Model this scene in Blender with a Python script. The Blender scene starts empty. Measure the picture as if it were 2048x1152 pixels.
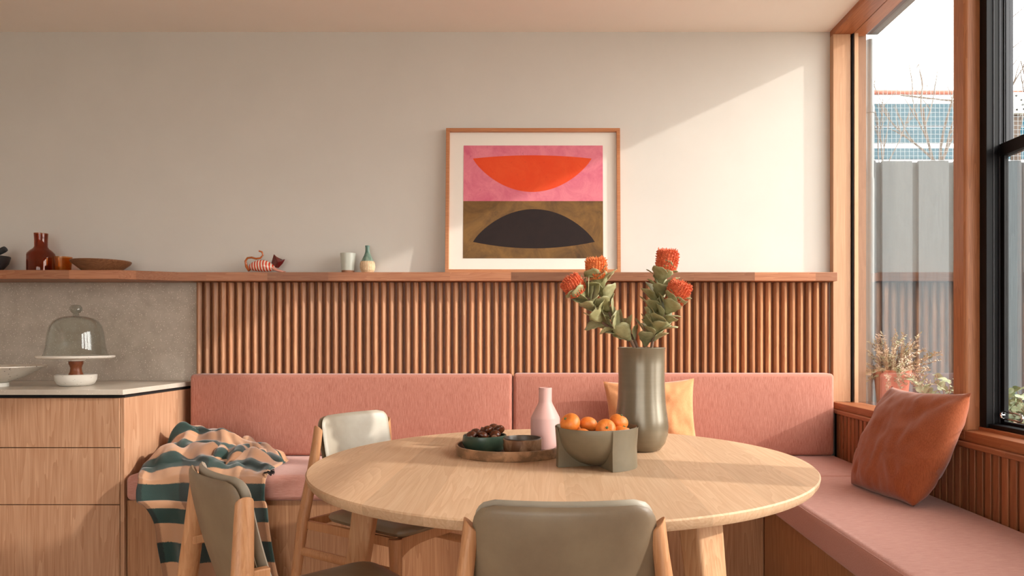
import bpy, bmesh, math, random
from mathutils import Vector, Matrix, noise as mnoise
PI = math.pi
S = bpy.context.scene
C = S.collection

# ------------------------------------------------------------------ camera, sky, sun, exposure
F = 1410.0                      # focal length in pixels of the 2048 px wide frame
EYE = 1.16
cam_d = bpy.data.cameras.new('camera'); cam = bpy.data.objects.new('camera', cam_d); C.objects.link(cam)
cam.location = (0, 0, EYE); cam.rotation_euler = (PI/2, 0, 0)
cam_d.sensor_width = 36; cam_d.lens = F/2048*36
cam_d.shift_x = -66/2048; cam_d.shift_y = 100/2048
cam_d.clip_start = .05
S.camera = cam
S.view_settings.view_transform = 'Standard'; S.view_settings.look = 'None'
S.view_settings.gamma = 1; S.view_settings.use_curve_mapping = False
S.view_settings.exposure = .82

def lin(h):
    if isinstance(h, str):
        h = h.lstrip('#'); c = [int(h[i:i+2], 16)/255 for i in (0, 2, 4)]
    else: c = [v/255 for v in h]
    return tuple(((v+.055)/1.055)**2.4 if v > .04045 else v/12.92 for v in c) + (1,)

world = bpy.data.worlds.new('sky'); S.world = world; world.use_nodes = True
wn = world.node_tree.nodes; bgn = wn['Background']
bgn.inputs[0].default_value = (1.0, .985, .96, 1); bgn.inputs[1].default_value = 3.2

SUN = Vector((-1, .31, -.47)).normalized()
def sun(name, energy, angle, col, d):
    l = bpy.data.lights.new(name, 'SUN'); l.energy = energy; l.angle = angle; l.color = col
    o = bpy.data.objects.new(name, l); C.objects.link(o)
    o.rotation_euler = d.to_track_quat('-Z', 'Y').to_euler(); o.location = (6, -2, 5)
    return o
sun('sun', 2.2, math.radians(1.2), (1, .94, .88), SUN)
sun('hazy_sky_round_the_sun', 2.3, math.radians(44), (1, .96, .91), Vector((-1, .36, -.42)).normalized())

# ------------------------------------------------------------------ helpers
def PX(px, py, d):              # a photo pixel at distance d in front of the camera
    return Vector(((px-1090)/F*d, d, EYE-(py-676)/F*d))

class MB:
    def __init__(s): s.v = []; s.f = []; s.m = []; s.mi = 0
    def face(s, idx): s.f.append(tuple(idx)); s.m.append(s.mi)
    def add(s, verts, faces):
        b = len(s.v); s.v += [tuple(v) for v in verts]
        for f in faces: s.face([b+i for i in f])
    def box(s, x0, x1, y0, y1, z0, z1):
        s.add([(x0,y0,z0),(x1,y0,z0),(x1,y1,z0),(x0,y1,z0),(x0,y0,z1),(x1,y0,z1),(x1,y1,z1),(x0,y1,z1)],
              [(0,3,2,1),(4,5,6,7),(0,1,5,4),(1,2,6,5),(2,3,7,6),(3,0,4,7)])
        return s
    def prism(s, poly, a0, a1, axis='z'):       # poly: 2D ccw points
        n = len(poly)
        def P(p, a):
            if axis == 'z': return (p[0], p[1], a)
            if axis == 'y': return (p[0], a, p[1])
            return (a, p[0], p[1])
        s.add([P(p, a0) for p in poly]+[P(p, a1) for p in poly],
              [tuple(range(n))[::-1], tuple(range(n, 2*n))]+[(i, (i+1) % n, n+(i+1) % n, n+i) for i in range(n)])
        return s
    def lathe(s, prof, c=(0,0,0), n=40, a0=0, a1=2*PI, caps=False, sx=1, sy=1):
        full = abs(a1-a0-2*PI) < 1e-6
        b = len(s.v); rows = []
        m = n if full else n+1
        for r, z in prof:
            if r < 1e-6 and full:
                s.v.append((c[0], c[1], c[2]+z)); rows.append([len(s.v)-1]*m)
            else:
                row = []
                for k in range(m):
                    a = a0+(a1-a0)*k/n
                    s.v.append((c[0]+sx*r*math.cos(a), c[1]+sy*r*math.sin(a), c[2]+z)); row.append(len(s.v)-1)
                rows.append(row)
        for i in range(len(rows)-1):
            for k in range(n):
                k2 = (k+1) % m
                q = [rows[i][k], rows[i][k2], rows[i+1][k2], rows[i+1][k]]
                o = []
                for t in q:
                    if t not in o: o.append(t)
                if len(o) > 2: s.face(o)
        if caps and not full:
            s.face([r[0] for r in rows][::-1]); s.face([r[-1] for r in rows])
        return s
    def tube(s, pts, rad, n=10, caps=True, flat=1.0, up=None):
        pts = [Vector(p) for p in pts]; N = len(pts)
        if not hasattr(rad, '__len__'): rad = [rad]*N
        rows = []; prev = None
        for i, p in enumerate(pts):
            t = (pts[min(i+1, N-1)]-pts[max(i-1, 0)]).normalized()
            if prev is None:
                ref = Vector(up) if up else (Vector((0,0,1)) if abs(t.z) < .9 else Vector((0,1,0)))
                a = (ref-t*ref.dot(t)).normalized()
            else: a = (prev-t*prev.dot(t)).normalized()
            prev = a; bb = t.cross(a)
            row = []
            for k in range(n):
                q = 2*PI*k/n
                s.v.append(tuple(p+a*(math.cos(q)*rad[i])+bb*(math.sin(q)*rad[i]*flat))); row.append(len(s.v)-1)
            rows.append(row)
        for i in range(N-1):
            for k in range(n):
                s.face((rows[i][k], rows[i][(k+1) % n], rows[i+1][(k+1) % n], rows[i+1][k]))
        if caps: s.face(rows[0][::-1]); s.face(rows[-1])
        return s
    def grid(s, fn, nu, nv, closeu=False):
        b = len(s.v); mu = nu if closeu else nu+1
        for j in range(nv+1):
            for i in range(mu): s.v.append(tuple(fn(i/nu, j/nv)))
        for j in range(nv):
            for i in range(nu):
                i2 = (i+1) % mu
                s.face((b+j*mu+i, b+j*mu+i2, b+(j+1)*mu+i2, b+(j+1)*mu+i))
        return s
    def ball(s, c, r, n=16, m=10, sc=(1,1,1), rot=None, dimple=0):
        def fn(u, v):
            a = 2*PI*u; b_ = -PI/2+PI*v
            p = Vector((math.cos(b_)*math.cos(a)*sc[0], math.cos(b_)*math.sin(a)*sc[1], math.sin(b_)*sc[2]))*r
            if dimple: p *= 1-dimple*max(0, abs(math.sin(b_))-.8)*4
            if rot: p = rot @ p
            return p+Vector(c)
        return s.grid(fn, n, m, True)
    def xform(s, M):
        s.v = [tuple(M @ Vector(v)) for v in s.v]; return s

def obj(name, mb, mat, parent=None, bevel=0, seg=2, sub=0, world=True, sharp=35, solid=0, kind=None, weld=False):
    me = bpy.data.meshes.new(name); me.from_pydata(mb.v, [], mb.f)
    mats = mat if isinstance(mat, (list, tuple)) else [mat]
    for m in mats: me.materials.append(m)
    if len(mats) > 1:
        for p, i in zip(me.polygons, mb.m): p.material_index = i
    bm = bmesh.new(); bm.from_mesh(me)
    if weld: bmesh.ops.remove_doubles(bm, verts=bm.verts, dist=1e-5)
    bmesh.ops.recalc_face_normals(bm, faces=bm.faces)
    bm.to_mesh(me); bm.free()
    for p in me.polygons: p.use_smooth = True
    me.set_sharp_from_angle(angle=math.radians(sharp))
    o = bpy.data.objects.new(name, me); C.objects.link(o)
    if parent:
        o.parent = parent
        if world: # vertices were given in room coordinates
            r = parent
            off = Vector((0,0,0))
            while r: off += r.location; r = r.parent
            me.transform(Matrix.Translation(-off))
    else:
        cs = [Vector(v.co) for v in me.vertices]
        lo = Vector([min(c[i] for c in cs) for i in range(3)]); hi = Vector([max(c[i] for c in cs) for i in range(3)])
        c = (lo+hi)/2; c.z = lo.z
        me.transform(Matrix.Translation(-c)); o.location = c
    if solid:
        m = o.modifiers.new('solid', 'SOLIDIFY'); m.thickness = solid; m.offset = 0
    if bevel:
        m = o.modifiers.new('bevel', 'BEVEL'); m.width = bevel; m.segments = seg; m.limit_method = 'ANGLE'; m.angle_limit = math.radians(40)
        m.harden_normals = False
    if sub:
        m = o.modifiers.new('sub', 'SUBSURF'); m.levels = sub; m.render_levels = sub
    if kind: o['kind'] = kind
    return o
def tag(o, label, cat, group=None):
    o['label'] = label; o['category'] = cat
    if group: o['group'] = group
    return o
def thing(name, label, cat, loc=(0,0,0), rz=0, group=None):
    o = bpy.data.objects.new(name, None); C.objects.link(o); o.empty_display_size = .05
    o.location = loc; o.rotation_euler = (0, 0, rz)
    return tag(o, label, cat, group)
def struct(name, mb, mat, parent=None, **k):
    o = obj(name, mb, mat, parent, **k)
    if parent is None: o['kind'] = 'structure'
    return o
def dup(root, loc, rz, label):
    r = root.copy(); C.objects.link(r); r.location = loc; r.rotation_euler = (0, 0, rz); r['label'] = label
    for ch in list(root.children):
        c = ch.copy(); C.objects.link(c); c.parent = r
        for g in list(ch.children):
            d = g.copy(); C.objects.link(d); d.parent = c
    return r

# ------------------------------------------------------------------ materials
def nt(name):
    m = bpy.data.materials.new(name); m.use_nodes = True
    t = m.node_tree; return m, t, t.nodes, t.links, t.nodes['Principled BSDF']
def setc(b, col, rough, metal=0, spec=.5, sheen=0):
    b.inputs['Base Color'].default_value = lin(col); b.inputs['Roughness'].default_value = rough
    b.inputs['Metallic'].default_value = metal; b.inputs['Specular IOR Level'].default_value = spec
    if sheen: b.inputs['Sheen Weight'].default_value = sheen
def mapping(N, L, scale, coord='Object', loc=(0,0,0)):
    tc = N.new('ShaderNodeTexCoord'); mp = N.new('ShaderNodeMapping')
    mp.inputs['Scale'].default_value = scale; mp.inputs['Location'].default_value = loc
    L.new(tc.outputs[coord], mp.inputs[0]); return mp
def noisen(N, L, vec, scale, detail=4, rough=.55, dist=0):
    n = N.new('ShaderNodeTexNoise'); n.inputs['Scale'].default_value = scale; n.inputs['Detail'].default_value = detail
    n.inputs['Roughness'].default_value = rough; n.inputs['Distortion'].default_value = dist
    L.new(vec.outputs[0], n.inputs['Vector']); return n
def ramp(N, L, fac, stops):
    r = N.new('ShaderNodeValToRGB'); e = r.color_ramp.elements
    while len(e) < len(stops): e.new(.5)
    for k, (p, c) in enumerate(stops): e[k].position = p; e[k].color = lin(c)
    L.new(fac, r.inputs[0]); return r
def mixc(N, L, fac, a, b, mode='MIX'):
    x = N.new('ShaderNodeMix'); x.data_type = 'RGBA'; x.blend_type = mode
    if isinstance(fac, (int, float)): x.inputs[0].default_value = fac
    else: L.new(fac, x.inputs[0])
    for sck, v in ((x.inputs[6], a), (x.inputs[7], b)):
        if isinstance(v, (str, tuple)): sck.default_value = lin(v)
        else: L.new(v, sck)
    return x.outputs[2]
def bump(N, L, b, h, strength=.2, dist=.002):
    n = N.new('ShaderNodeBump'); n.inputs['Strength'].default_value = strength; n.inputs['Distance'].default_value = dist
    L.new(h, n.inputs['Height']); L.new(n.outputs[0], b.inputs['Normal'])

def plain(name, col, rough=.6, metal=0, spec=.5, var=.06, vs=6, bmp=0, sheen=0):
    m, t, N, L, b = nt(name); setc(b, col, rough, metal, spec, sheen)
    mp = mapping(N, L, (1,1,1)); n = noisen(N, L, mp, vs, 5)
    r = ramp(N, L, n.outputs[0], [(.3, (0,0,0)), (.7, (255,255,255))])
    c = lin(col); lo = tuple(v*(1-var) for v in c[:3])+(1,); hi = tuple(min(1, v*(1+var)) for v in c[:3])+(1,)
    x = N.new('ShaderNodeMix'); x.data_type = 'RGBA'; L.new(r.outputs[0], x.inputs[0])
    x.inputs[6].default_value = lo; x.inputs[7].default_value = hi
    L.new(x.outputs[2], b.inputs['Base Color'])
    if bmp: bump(N, L, b, n.outputs[0], bmp)
    return m

def wood(name, light, dark, axis='z', fig=.55, rough=.45, scale=1.0, boards=None, tone=.25):
    """boards: (axis index, width, along axis index or None, length): boards of slightly different tone"""
    m, t, N, L, b = nt(name); setc(b, light, rough, 0, .35)
    k = {'x': 0, 'y': 1, 'z': 2}[axis]
    s1 = [9*scale]*3; s1[k] = .7*scale
    s2 = [150*scale]*3; s2[k] = 4*scale
    tc = N.new('ShaderNodeTexCoord'); src = tc.outputs['Object']
    rnd = None
    if boards:
        sep = N.new('ShaderNodeSeparateXYZ'); L.new(src, sep.inputs[0])
        def cell(ax, w, off=None):
            d = N.new('ShaderNodeMath'); d.operation = 'DIVIDE'; L.new(sep.outputs[ax], d.inputs[0]); d.inputs[1].default_value = w
            last = d
            if off is not None:
                a = N.new('ShaderNodeMath'); a.operation = 'ADD'; L.new(d.outputs[0], a.inputs[0]); L.new(off, a.inputs[1]); last = a
            f = N.new('ShaderNodeMath'); f.operation = 'FLOOR'; L.new(last.outputs[0], f.inputs[0]); return f
        f1 = cell(boards[0], boards[1])
        comb = N.new('ShaderNodeCombineXYZ'); L.new(f1.outputs[0], comb.inputs[0])
        if len(boards) > 2 and boards[2] is not None:
            w1 = N.new('ShaderNodeTexWhiteNoise'); w1.noise_dimensions = '1D'; L.new(f1.outputs[0], w1.inputs['W'])
            f2 = cell(boards[2], boards[3], w1.outputs['Value']); L.new(f2.outputs[0], comb.inputs[1])
        wn_ = N.new('ShaderNodeTexWhiteNoise'); L.new(comb.outputs[0], wn_.inputs['Vector']); rnd = wn_
        sc = N.new('ShaderNodeVectorMath'); sc.operation = 'SCALE'; sc.inputs['Scale'].default_value = 7.0
        L.new(wn_.outputs['Color'], sc.inputs[0])
        ad = N.new('ShaderNodeVectorMath'); L.new(src, ad.inputs[0]); L.new(sc.outputs[0], ad.inputs[1]); src = ad.outputs[0]
    def mp(s):
        q = N.new('ShaderNodeMapping'); q.inputs['Scale'].default_value = s; L.new(src, q.inputs[0]); return q
    n1 = noisen(N, L, mp(s1), 1, 3, .5, .4)
    # growth rings: fine bands made from the slow noise
    mul = N.new('ShaderNodeMath'); mul.operation = 'MULTIPLY'; L.new(n1.outputs[0], mul.inputs[0]); mul.inputs[1].default_value = 16
    fr = N.new('ShaderNodeMath'); fr.operation = 'FRACT'; L.new(mul.outputs[0], fr.inputs[0])
    n2 = noisen(N, L, mp(s2), 1, 3, .6)
    sm = N.new('ShaderNodeMath'); sm.operation = 'MULTIPLY_ADD'; L.new(fr.outputs[0], sm.inputs[0]); sm.inputs[1].default_value = fig*.55
    L.new(n2.outputs[0], sm.inputs[2])
    c1 = ramp(N, L, sm.outputs[0], [(.32, light), (.95, dark)])
    n3 = noisen(N, L, mp([q*.35 for q in s1]), 1, 2)
    col = mixc(N, L, n3.outputs[0], c1.outputs[0], mixc(N, L, .5, c1.outputs[0], dark))
    if rnd:
        rr = ramp(N, L, rnd.outputs['Value'], [(0, (255,255,255)), (1, (int(255*(1-tone)),)*3)])
        col = mixc(N, L, 1.0, col, rr.outputs[0], 'MULTIPLY')
    L.new(col, b.inputs['Base Color'])
    bump(N, L, b, n2.outputs[0], .08, .001)
    return m

def fabric(name, a, c, scale=900, stretch=(1,1,1), rough=.95, bm=.35):
    m, t, N, L, b = nt(name); setc(b, a, rough, 0, .15, .25)
    mp = mapping(N, L, stretch); n = noisen(N, L, mp, scale, 2, .7)
    big = noisen(N, L, mapping(N, L, (1,1,1)), 5, 3)
    st = noisen(N, L, mapping(N, L, tuple(v*(.22 if v < 1 else 1) for v in stretch)), scale*.75, 3, .7)
    f2 = ramp(N, L, st.outputs[0], [(.36, (0,0,0)), (.66, (255,255,255))])
    col = mixc(N, L, f2.outputs[0], a, c)
    col = mixc(N, L, .35, col, mixc(N, L, n.outputs[0], a, c))
    col = mixc(N, L, ramp(N, L, big.outputs[0], [(.35, (0,0,0)), (.75, (90,90,90))]).outputs[0], col, c)
    L.new(col, b.inputs['Base Color']); bump(N, L, b, n.outputs[0], bm, .001)
    return m

def leather(name, a, c):
    m, t, N, L, b = nt(name); setc(b, a, .42, 0, .5)
    mp = mapping(N, L, (1,1,1)); n = noisen(N, L, mp, 7, 5, .6)
    r = ramp(N, L, n.outputs[0], [(.3, a), (.75, c)]); L.new(r.outputs[0], b.inputs['Base Color'])
    g = noisen(N, L, mp, 500, 2); bump(N, L, b, g.outputs[0], .12, .001)
    return m

def glaze(name, a, c, rough=.3, vs=14, p=(.4, .65), metal=0, spec=.5, stretch=(1,1,1), bm=.0):
    m, t, N, L, b = nt(name); setc(b, a, rough, metal, spec)
    n = noisen(N, L, mapping(N, L, stretch), vs, 5, .6, .3)
    r = ramp(N, L, n.outputs[0], [(p[0], a), (p[1], c)]); L.new(r.outputs[0], b.inputs['Base Color'])
    if bm: bump(N, L, b, n.outputs[0], bm, .002)
    return m

def speckle(name, base, dots, rough=.4, scale=140, th=.16, dots2=None):
    m, t, N, L, b = nt(name); setc(b, base, rough)
    v = N.new('ShaderNodeTexVoronoi'); v.inputs['Scale'].default_value = scale
    mp = mapping(N, L, (1,1,1)); L.new(mp.outputs[0], v.inputs['Vector'])
    w = N.new('ShaderNodeTexWhiteNoise'); L.new(v.outputs['Position'], w.inputs['Vector'])
    r = ramp(N, L, v.outputs['Distance'], [(th, (255,255,255)), (th+.05, (0,0,0))])
    pick = N.new('ShaderNodeMath'); pick.operation = 'GREATER_THAN'; pick.inputs[1].default_value = .6; L.new(w.outputs['Value'], pick.inputs[0])
    mu = N.new('ShaderNodeMath'); mu.operation = 'MULTIPLY'; L.new(r.outputs[0], mu.inputs[0]); L.new(pick.outputs[0], mu.inputs[1])
    n = noisen(N, L, mp, 9, 6, .65)
    basec = mixc(N, L, ramp(N, L, n.outputs[0], [(.35, (0,0,0)), (.7, (255,255,255))]).outputs[0], base, dots2 or base)
    L.new(mixc(N, L, mu.outputs[0], basec, dots), b.inputs['Base Color'])
    return m

def clear_glass(name, tint=(255,255,255), ior=1.5, rough=0.0):
    m = bpy.data.materials.new(name); m.use_nodes = True
    t = m.node_tree; N = t.nodes; L = t.links; N.clear()
    out = N.new('ShaderNodeOutputMaterial'); mx = N.new('ShaderNodeMixShader'); fr = N.new('ShaderNodeFresnel')
    tr = N.new('ShaderNodeBsdfTransparent'); gl = N.new('ShaderNodeBsdfGlossy')
    ge = N.new('ShaderNodeNewGeometry'); im = N.new('ShaderNodeMix'); im.inputs[2].default_value = ior; im.inputs[3].default_value = 1/ior
    L.new(ge.outputs['Backfacing'], im.inputs[0]); L.new(im.outputs[0], fr.inputs['IOR']); tr.inputs[0].default_value = lin(tint); gl.inputs['Roughness'].default_value = rough
    L.new(fr.outputs[0], mx.inputs[0]); L.new(tr.outputs[0], mx.inputs[1]); L.new(gl.outputs[0], mx.inputs[2]); L.new(mx.outputs[0], out.inputs[0])
    return m

M = {}
M['wall'] = plain('painted_plaster', (212,206,198), .9, 0, .2, .02, 3)
M['ceil'] = plain('ceiling_paint', (246,236,226), .95, 0, .1, .01, 3)
M['floor'] = wood('floor_boards', (222,182,142), (184,140,100), 'y', boards=(0, .14, 1, 1.6))
M['oak'] = wood('pale_oak', (230,196,162), (208,168,132), 'y', .75, .5, 1.0, boards=(0, .172), tone=.13)
M['oakleg'] = wood('oak_leg', (224,182,142), (192,142,100), 'z', .6, .5, 1.3)
M['chairwood'] = wood('chair_oak', (212,160,116), (176,120,80), 'z', .5, .4, 1.4)
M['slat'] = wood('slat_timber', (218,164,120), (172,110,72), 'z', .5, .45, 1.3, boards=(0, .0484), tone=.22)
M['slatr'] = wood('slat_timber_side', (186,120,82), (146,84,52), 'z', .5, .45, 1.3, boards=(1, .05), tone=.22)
M['shelf'] = wood('shelf_timber', (202,142,104), (160,98,66), 'x', .5, .42, 1.3, boards=(2, 9.0, 0, .36), tone=.38)
M['cap'] = wood('cap_timber', (196,128,90), (156,92,60), 'y', .45, .42, 1.3, boards=(2, 9.0, 1, .5), tone=.25)
M['frame'] = wood('window_timber', (196,132,90), (152,94,60), 'z', .5, .4, 1.2)
M['jamb'] = wood('jamb_timber', (202,160,126), (178,132,98), 'z', .3, .4, 1.0)
M['framey'] = wood('window_timber_long', (190,120,78), (146,84,52), 'y', .5, .4, 1.2)
M['lam'] = wood('cabinet_laminate', (210,168,136), (168,120,88), 'z', .55, .5, .8)
M['lamdark'] = wood('bench_laminate', (196,148,110), (156,106,72), 'z', .55, .5, .8)
M['gap'] = plain('shadow_gap', (22,17,16), .8)  # near-black: shade of gaps put into the colour; also plinths and fringe
M['stone'] = speckle('grey_stone', (184,171,157), (226,216,204), .45, 120, .22, (164,150,136))
M['top'] = speckle('worktop_stone', (206,194,180), (226,216,204), .25, 70, .12, (196,184,170))
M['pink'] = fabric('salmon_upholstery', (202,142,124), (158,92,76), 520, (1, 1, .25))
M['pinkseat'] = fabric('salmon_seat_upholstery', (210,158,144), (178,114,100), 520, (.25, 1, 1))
M['rust'] = fabric('rust_linen', (168,92,56), (130,64,36), 500, (1, 1, .4))
M['apricot'] = fabric('apricot_linen', (218,156,110), (200,132,86), 500, (1, 1, .4))
M['leather'] = leather('olive_leather', (140,122,98), (118,98,78))
M['leatherl'] = leather('olive_leather_pad', (172,162,146), (154,142,124))
M['black'] = plain('black_aluminium', (12,10,12), .5, 0, .2)
M['navy'] = plain('dark_sash_seal', (24,24,34), .5)
M['brush'] = plain('brush_seal', (44,44,48), .7, 0, .3, .3, 300)
M['alu'] = plain('bare_aluminium', (84,84,88), .4, .3)
M['glass'] = clear_glass('window_glass', (252,253,252), 1.9)
M['domeglass'] = clear_glass('dome_glass', (247,249,248), 1.5); M['knobglass'] = clear_glass('knob_glass', (226,230,228), 1.9)
M['amber'] = clear_glass('amber_glass', (245,202,150), 1.5, .02)
M['amberdark'] = clear_glass('dark_amber_glass', (220,166,134), 1.5, .02)
M['vase'] = glaze('bronze_green_glaze', (116,104,84), (122,110,90), .27, 5, (.3, .8), .3, .8, (1, 1, 14))
M['bowl'] = glaze('olive_ceramic', (118,106,84), (126,114,92), .45, 12)
M['pinkcer'] = plain('blush_ceramic', (212,166,158), .5, 0, .4, .03)
M['tray'] = glaze('brown_stoneware', (128,98,72), (176,134,100), .32, 18, (.45, .62))
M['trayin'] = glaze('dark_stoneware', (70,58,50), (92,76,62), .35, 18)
M['green'] = glaze('green_glaze', (44,66,56), (70,84,66), .3, 10)
M['brownbowl'] = glaze('mottled_brown_glaze', (104,70,48), (164,126,96), .25, 26, (.42, .68), 0, .5, (1, 1, .5))
M['chestnut'] = glaze('chestnut_shell', (66,30,16), (98,48,24), .22, 60, (.4, .7), 0, .5, (1, 1, .2))
M['orange'] = glaze('mandarin_peel', (240,140,58), (232,118,40), .4, 160, (.4, .7), 0, .5, (1,1,1), .12)
M['stemend'] = plain('stem_green', (96,110,60), .7)
M['leaf'] = glaze('banksia_leaf', (142,136,92), (176,172,130), .5, 26, (.4, .65))
M['twig'] = plain('brown_twig', (120,92,74), .8)
M['banksia'] = glaze('banksia_flower', (224,116,72), (186,66,42), .7, 120, (.4, .7))
M['banksia2'] = glaze('banksia_flower_pale', (230,138,76), (210,98,50), .7, 120, (.4, .7))
M['steel'] = plain('chrome', (220,220,222), .12, 1)
M['white'] = speckle('white_ceramic', (232,226,216), (120,84,56), .35, 90, .10, (226,218,206))
M['dishwood'] = wood('dark_dish_timber', (150,106,72), (104,64,40), 'x', .7, .5, 1.5)
M['stand'] = wood('cake_stand_neck', (150,84,48), (108,56,32), 'z', .5, .4, 2)
M['mortar'] = speckle('black_granite', (44,43,44), (96,94,92), .5, 260, .2)
M['cup'] = glaze('pale_celadon', (196,200,188), (208,208,196), .35, 8)
M['cupfoot'] = plain('raw_clay', (150,104,78), .8)
M['budtop'] = glaze('teal_glaze', (92,124,112), (150,170,152), .28, 30, (.4, .65), 0, .5, (1, 1, .3))
M['budlow'] = glaze('sand_clay', (222,192,156), (204,172,136), .7, 40)
M['paper'] = plain('mount_board', (236,228,218), .85, 0, .2, .01)
M['fence'] = wood('weathered_paling', (90,97,100), (70,76,80), 'z', .5, .85, .8)
M['bluefence'] = wood('blue_painted_slat', (20,90,108), (16,74,92), 'x', .4, .7, .6)
M['terra'] = plain('terracotta', (176,92,72), .7, 0, .3, .08, 10)
M['gutter'] = plain('grey_gutter', (58,56,58), .5)
M['pipe'] = plain('pale_pipe', (104,108,108), .4)
M['garden'] = plain('garden_paving', (150,142,130), .9, 0, .2, .2, 2)
M['bark'] = plain('pale_bark', (96,82,72), .9)
M['wire'] = plain('galvanised_wire', (150,156,160), .5, .3)
M['shrub'] = glaze('shrub_leaf', (120,136,100), (164,168,134), .6, 30)
M['needle'] = glaze('needle_leaf', (136,134,98), (190,160,140), .6, 12)
M['soil'] = plain('soil', (70,52,40), .95)
M['ledge'] = wood('ledge_timber', (170,140,112), (130,104,82), 'y', .5, .8, .8)

def board_cut(label_): return label_

# ------------------------------------------------------------------ the room
FLR = -.10; BACK = 4.29; RX = 1.734; CEIL = 3.022; LX = -4.6; FY = -2.9
struct('floor', MB().box(LX-.1, RX+.2, FY-.1, BACK+.1, FLR-.1, FLR), M['floor'])
struct('ceiling', MB().box(LX-.1, 1.733, FY-.1, BACK+.1, CEIL, CEIL+.12), M['ceil'])
struct('wall_back', MB().box(LX-.1, 1.878, BACK, BACK+.16, FLR, CEIL), M['wall'])
struct('wall_left', MB().box(LX-.1, LX, FY-.1, BACK, FLR, CEIL), M['wall'])
w = MB(); w.box(LX, -3.2, FY-.12, FY, FLR, CEIL); w.box(1.0, RX+.2, FY-.12, FY, FLR, CEIL); w.box(-3.2, 1.0, FY-.12, FY, 2.6, CEIL)
struct('wall_front', w, M['wall'])
# right wall below and beside the windows
w = MB(); w.box(1.75, 1.93, .7, BACK, FLR, .735); w.box(1.734, 1.93, FY-.1, .7, FLR, CEIL); w.box(1.78, 1.93, .7, BACK, CEIL+.061, CEIL+.12)
struct('wall_right', w, M['wall'])
# unseen glazed door added behind the camera to let in fill light
w = MB(); 
for x in (-3.2, -1.16, .94): w.box(x, x+.06, FY-.10, FY-.02, FLR, 2.6)
for z in (FLR, 2.54):
    w.box(-3.14, -1.16, FY-.10, FY-.02, z, z+.06); w.box(-1.10, .94, FY-.10, FY-.02, z, z+.06)
d1 = struct('fill_door_1', w, M['black'])
for x in (-3.14, -1.10):
    struct('pane', MB().box(x, x+1.98 if x < -2 else x+2.04, FY-.065, FY-.055, FLR+.06, 2.54), M['glass'], d1)

# header over the windows
HZ = 2.988
struct('trim_1', MB().box(1.733, 1.936, .66, BACK, HZ, CEIL+.06), M['framey'], bevel=.002)
# fixed corner window: jamb, sill, post, pane
w1 = struct('window_1', MB().box(1.733, 1.838, 4.24, BACK, .776, HZ), M['jamb'], bevel=.002)
obj('glazing_bead', MB().box(1.846, 1.856, 4.235, 4.25, .78, HZ), M['gap'], w1)
obj('outer_jamb', MB().box(1.856, 1.878, 4.225, 4.28, .74, HZ), M['jamb'], w1)
m = MB(); m.prism([(1.728,.738),(1.90,.738),(1.90,.772),(1.738,.778),(1.728,.776)], 2.905, 4.24, 'y')
obj('sill', m, M['framey'], w1, bevel=.002)
m = MB(); m.prism([(1.73,2.99),(1.73,2.915),(1.738,2.905),(1.79,2.905),(1.90,2.905),(1.90,2.99)], .776, HZ)
obj('post', m, M['frame'], w1, bevel=.006, seg=3)
obj('pane', MB().box(1.848, 1.854, 2.99, 4.236, .775, HZ), M['glass'], w1)

# black sash windows
def sash_window(name, y0, y1):
    m = MB()
    for a, b_ in ((y0, y0+.045), (y1-.045, y1)): m.box(1.79, 1.842, a, b_, .795, HZ)
    m.box(1.79, 1.90, y0+.045, y1-.045, HZ-.04, HZ); m.box(1.80, 1.90, y0+.045, y1-.045, .795, .812)
    wn2 = struct(name, m, M['black'], bevel=.0015)
    m = MB()
    for a in (y0+.005, y1-.045): m.box(1.845, 1.856, a, a+.04, .80, HZ-.01)
    obj('brush_seal', m, M['brush'], wn2)
    m = MB()
    for a in (y0+.002, y1-.047): m.box(1.8425, 1.8445, a, a+.046, .80, HZ-.01); m.box(1.862, 1.8645, a, a+.046, .80, HZ-.01); m.box(1.818, 1.8195, a-.001, a+.047, .80, HZ-.01)
    obj('track', m, M['alu'], wn2)
    m = MB()
    for a, b_ in ((y0, y0+.05), (y1-.05, y1)): m.box(1.866, 1.896, a, b_, 1.90, HZ-.04)
    m.box(1.866, 1.896, y0+.05, y1-.05, HZ-.075, HZ-.04); m.box(1.866, 1.896, y0+.05, y1-.05, 1.90, 1.935)
    us = obj('upper_sash', m, M['navy'], wn2, bevel=.001)
    obj('pane', MB().box(1.879, 1.884, y0+.05, y1-.05, 1.935, HZ-.075), M['glass'], us)
    m = MB()
    m.box(1.842, 1.866, y0+.045, y1-.045, 1.895, 1.945)
    for a, b_ in ((y0+.045, y0+.07), (y1-.07, y1-.045)): m.box(1.846, 1.864, a, b_, .812, 1.895)
    m.box(1.846, 1.864, y0+.07, y1-.07, .812, .824)
    ls = obj('lower_sash', m, M['black'], wn2, bevel=.001)
    obj('pane', MB().box(1.853, 1.858, y0+.07, y1-.07, .824, 1.895), M['glass'], ls)
    # timber sill step
    m = MB(); m.prism([(1.728,.738),(1.90,.738),(1.90,.795),(1.785,.795),(1.785,.782),(1.728,.778)], y0-.005, y1-.001, 'y')
    obj('sill', m, M['framey'], wn2, bevel=.0015)
    return wn2
w2 = sash_window('window_2', 1.905, 2.904)
hp = [(1.838, 2.80-.055+.055*math.cos(a)*1.0, .865+.012*math.sin(a)) for a in [2*PI*k/28 for k in range(29)]]
hp = []
for k in range(33):
    a = 2*PI*k/32; cx = .05 if math.cos(a) >= 0 else -.05
    hp.append((1.836, 2.775+cx+.014*math.cos(a), .85+.014*math.sin(a)))
m = MB(); m.tube(hp, .0035, 8, caps=False); m.tube([(1.836,2.715,.85),(1.848,2.715,.85)], .005, 8); m.tube([(1.836,2.835,.85),(1.848,2.835,.85)], .005, 8)
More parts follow.
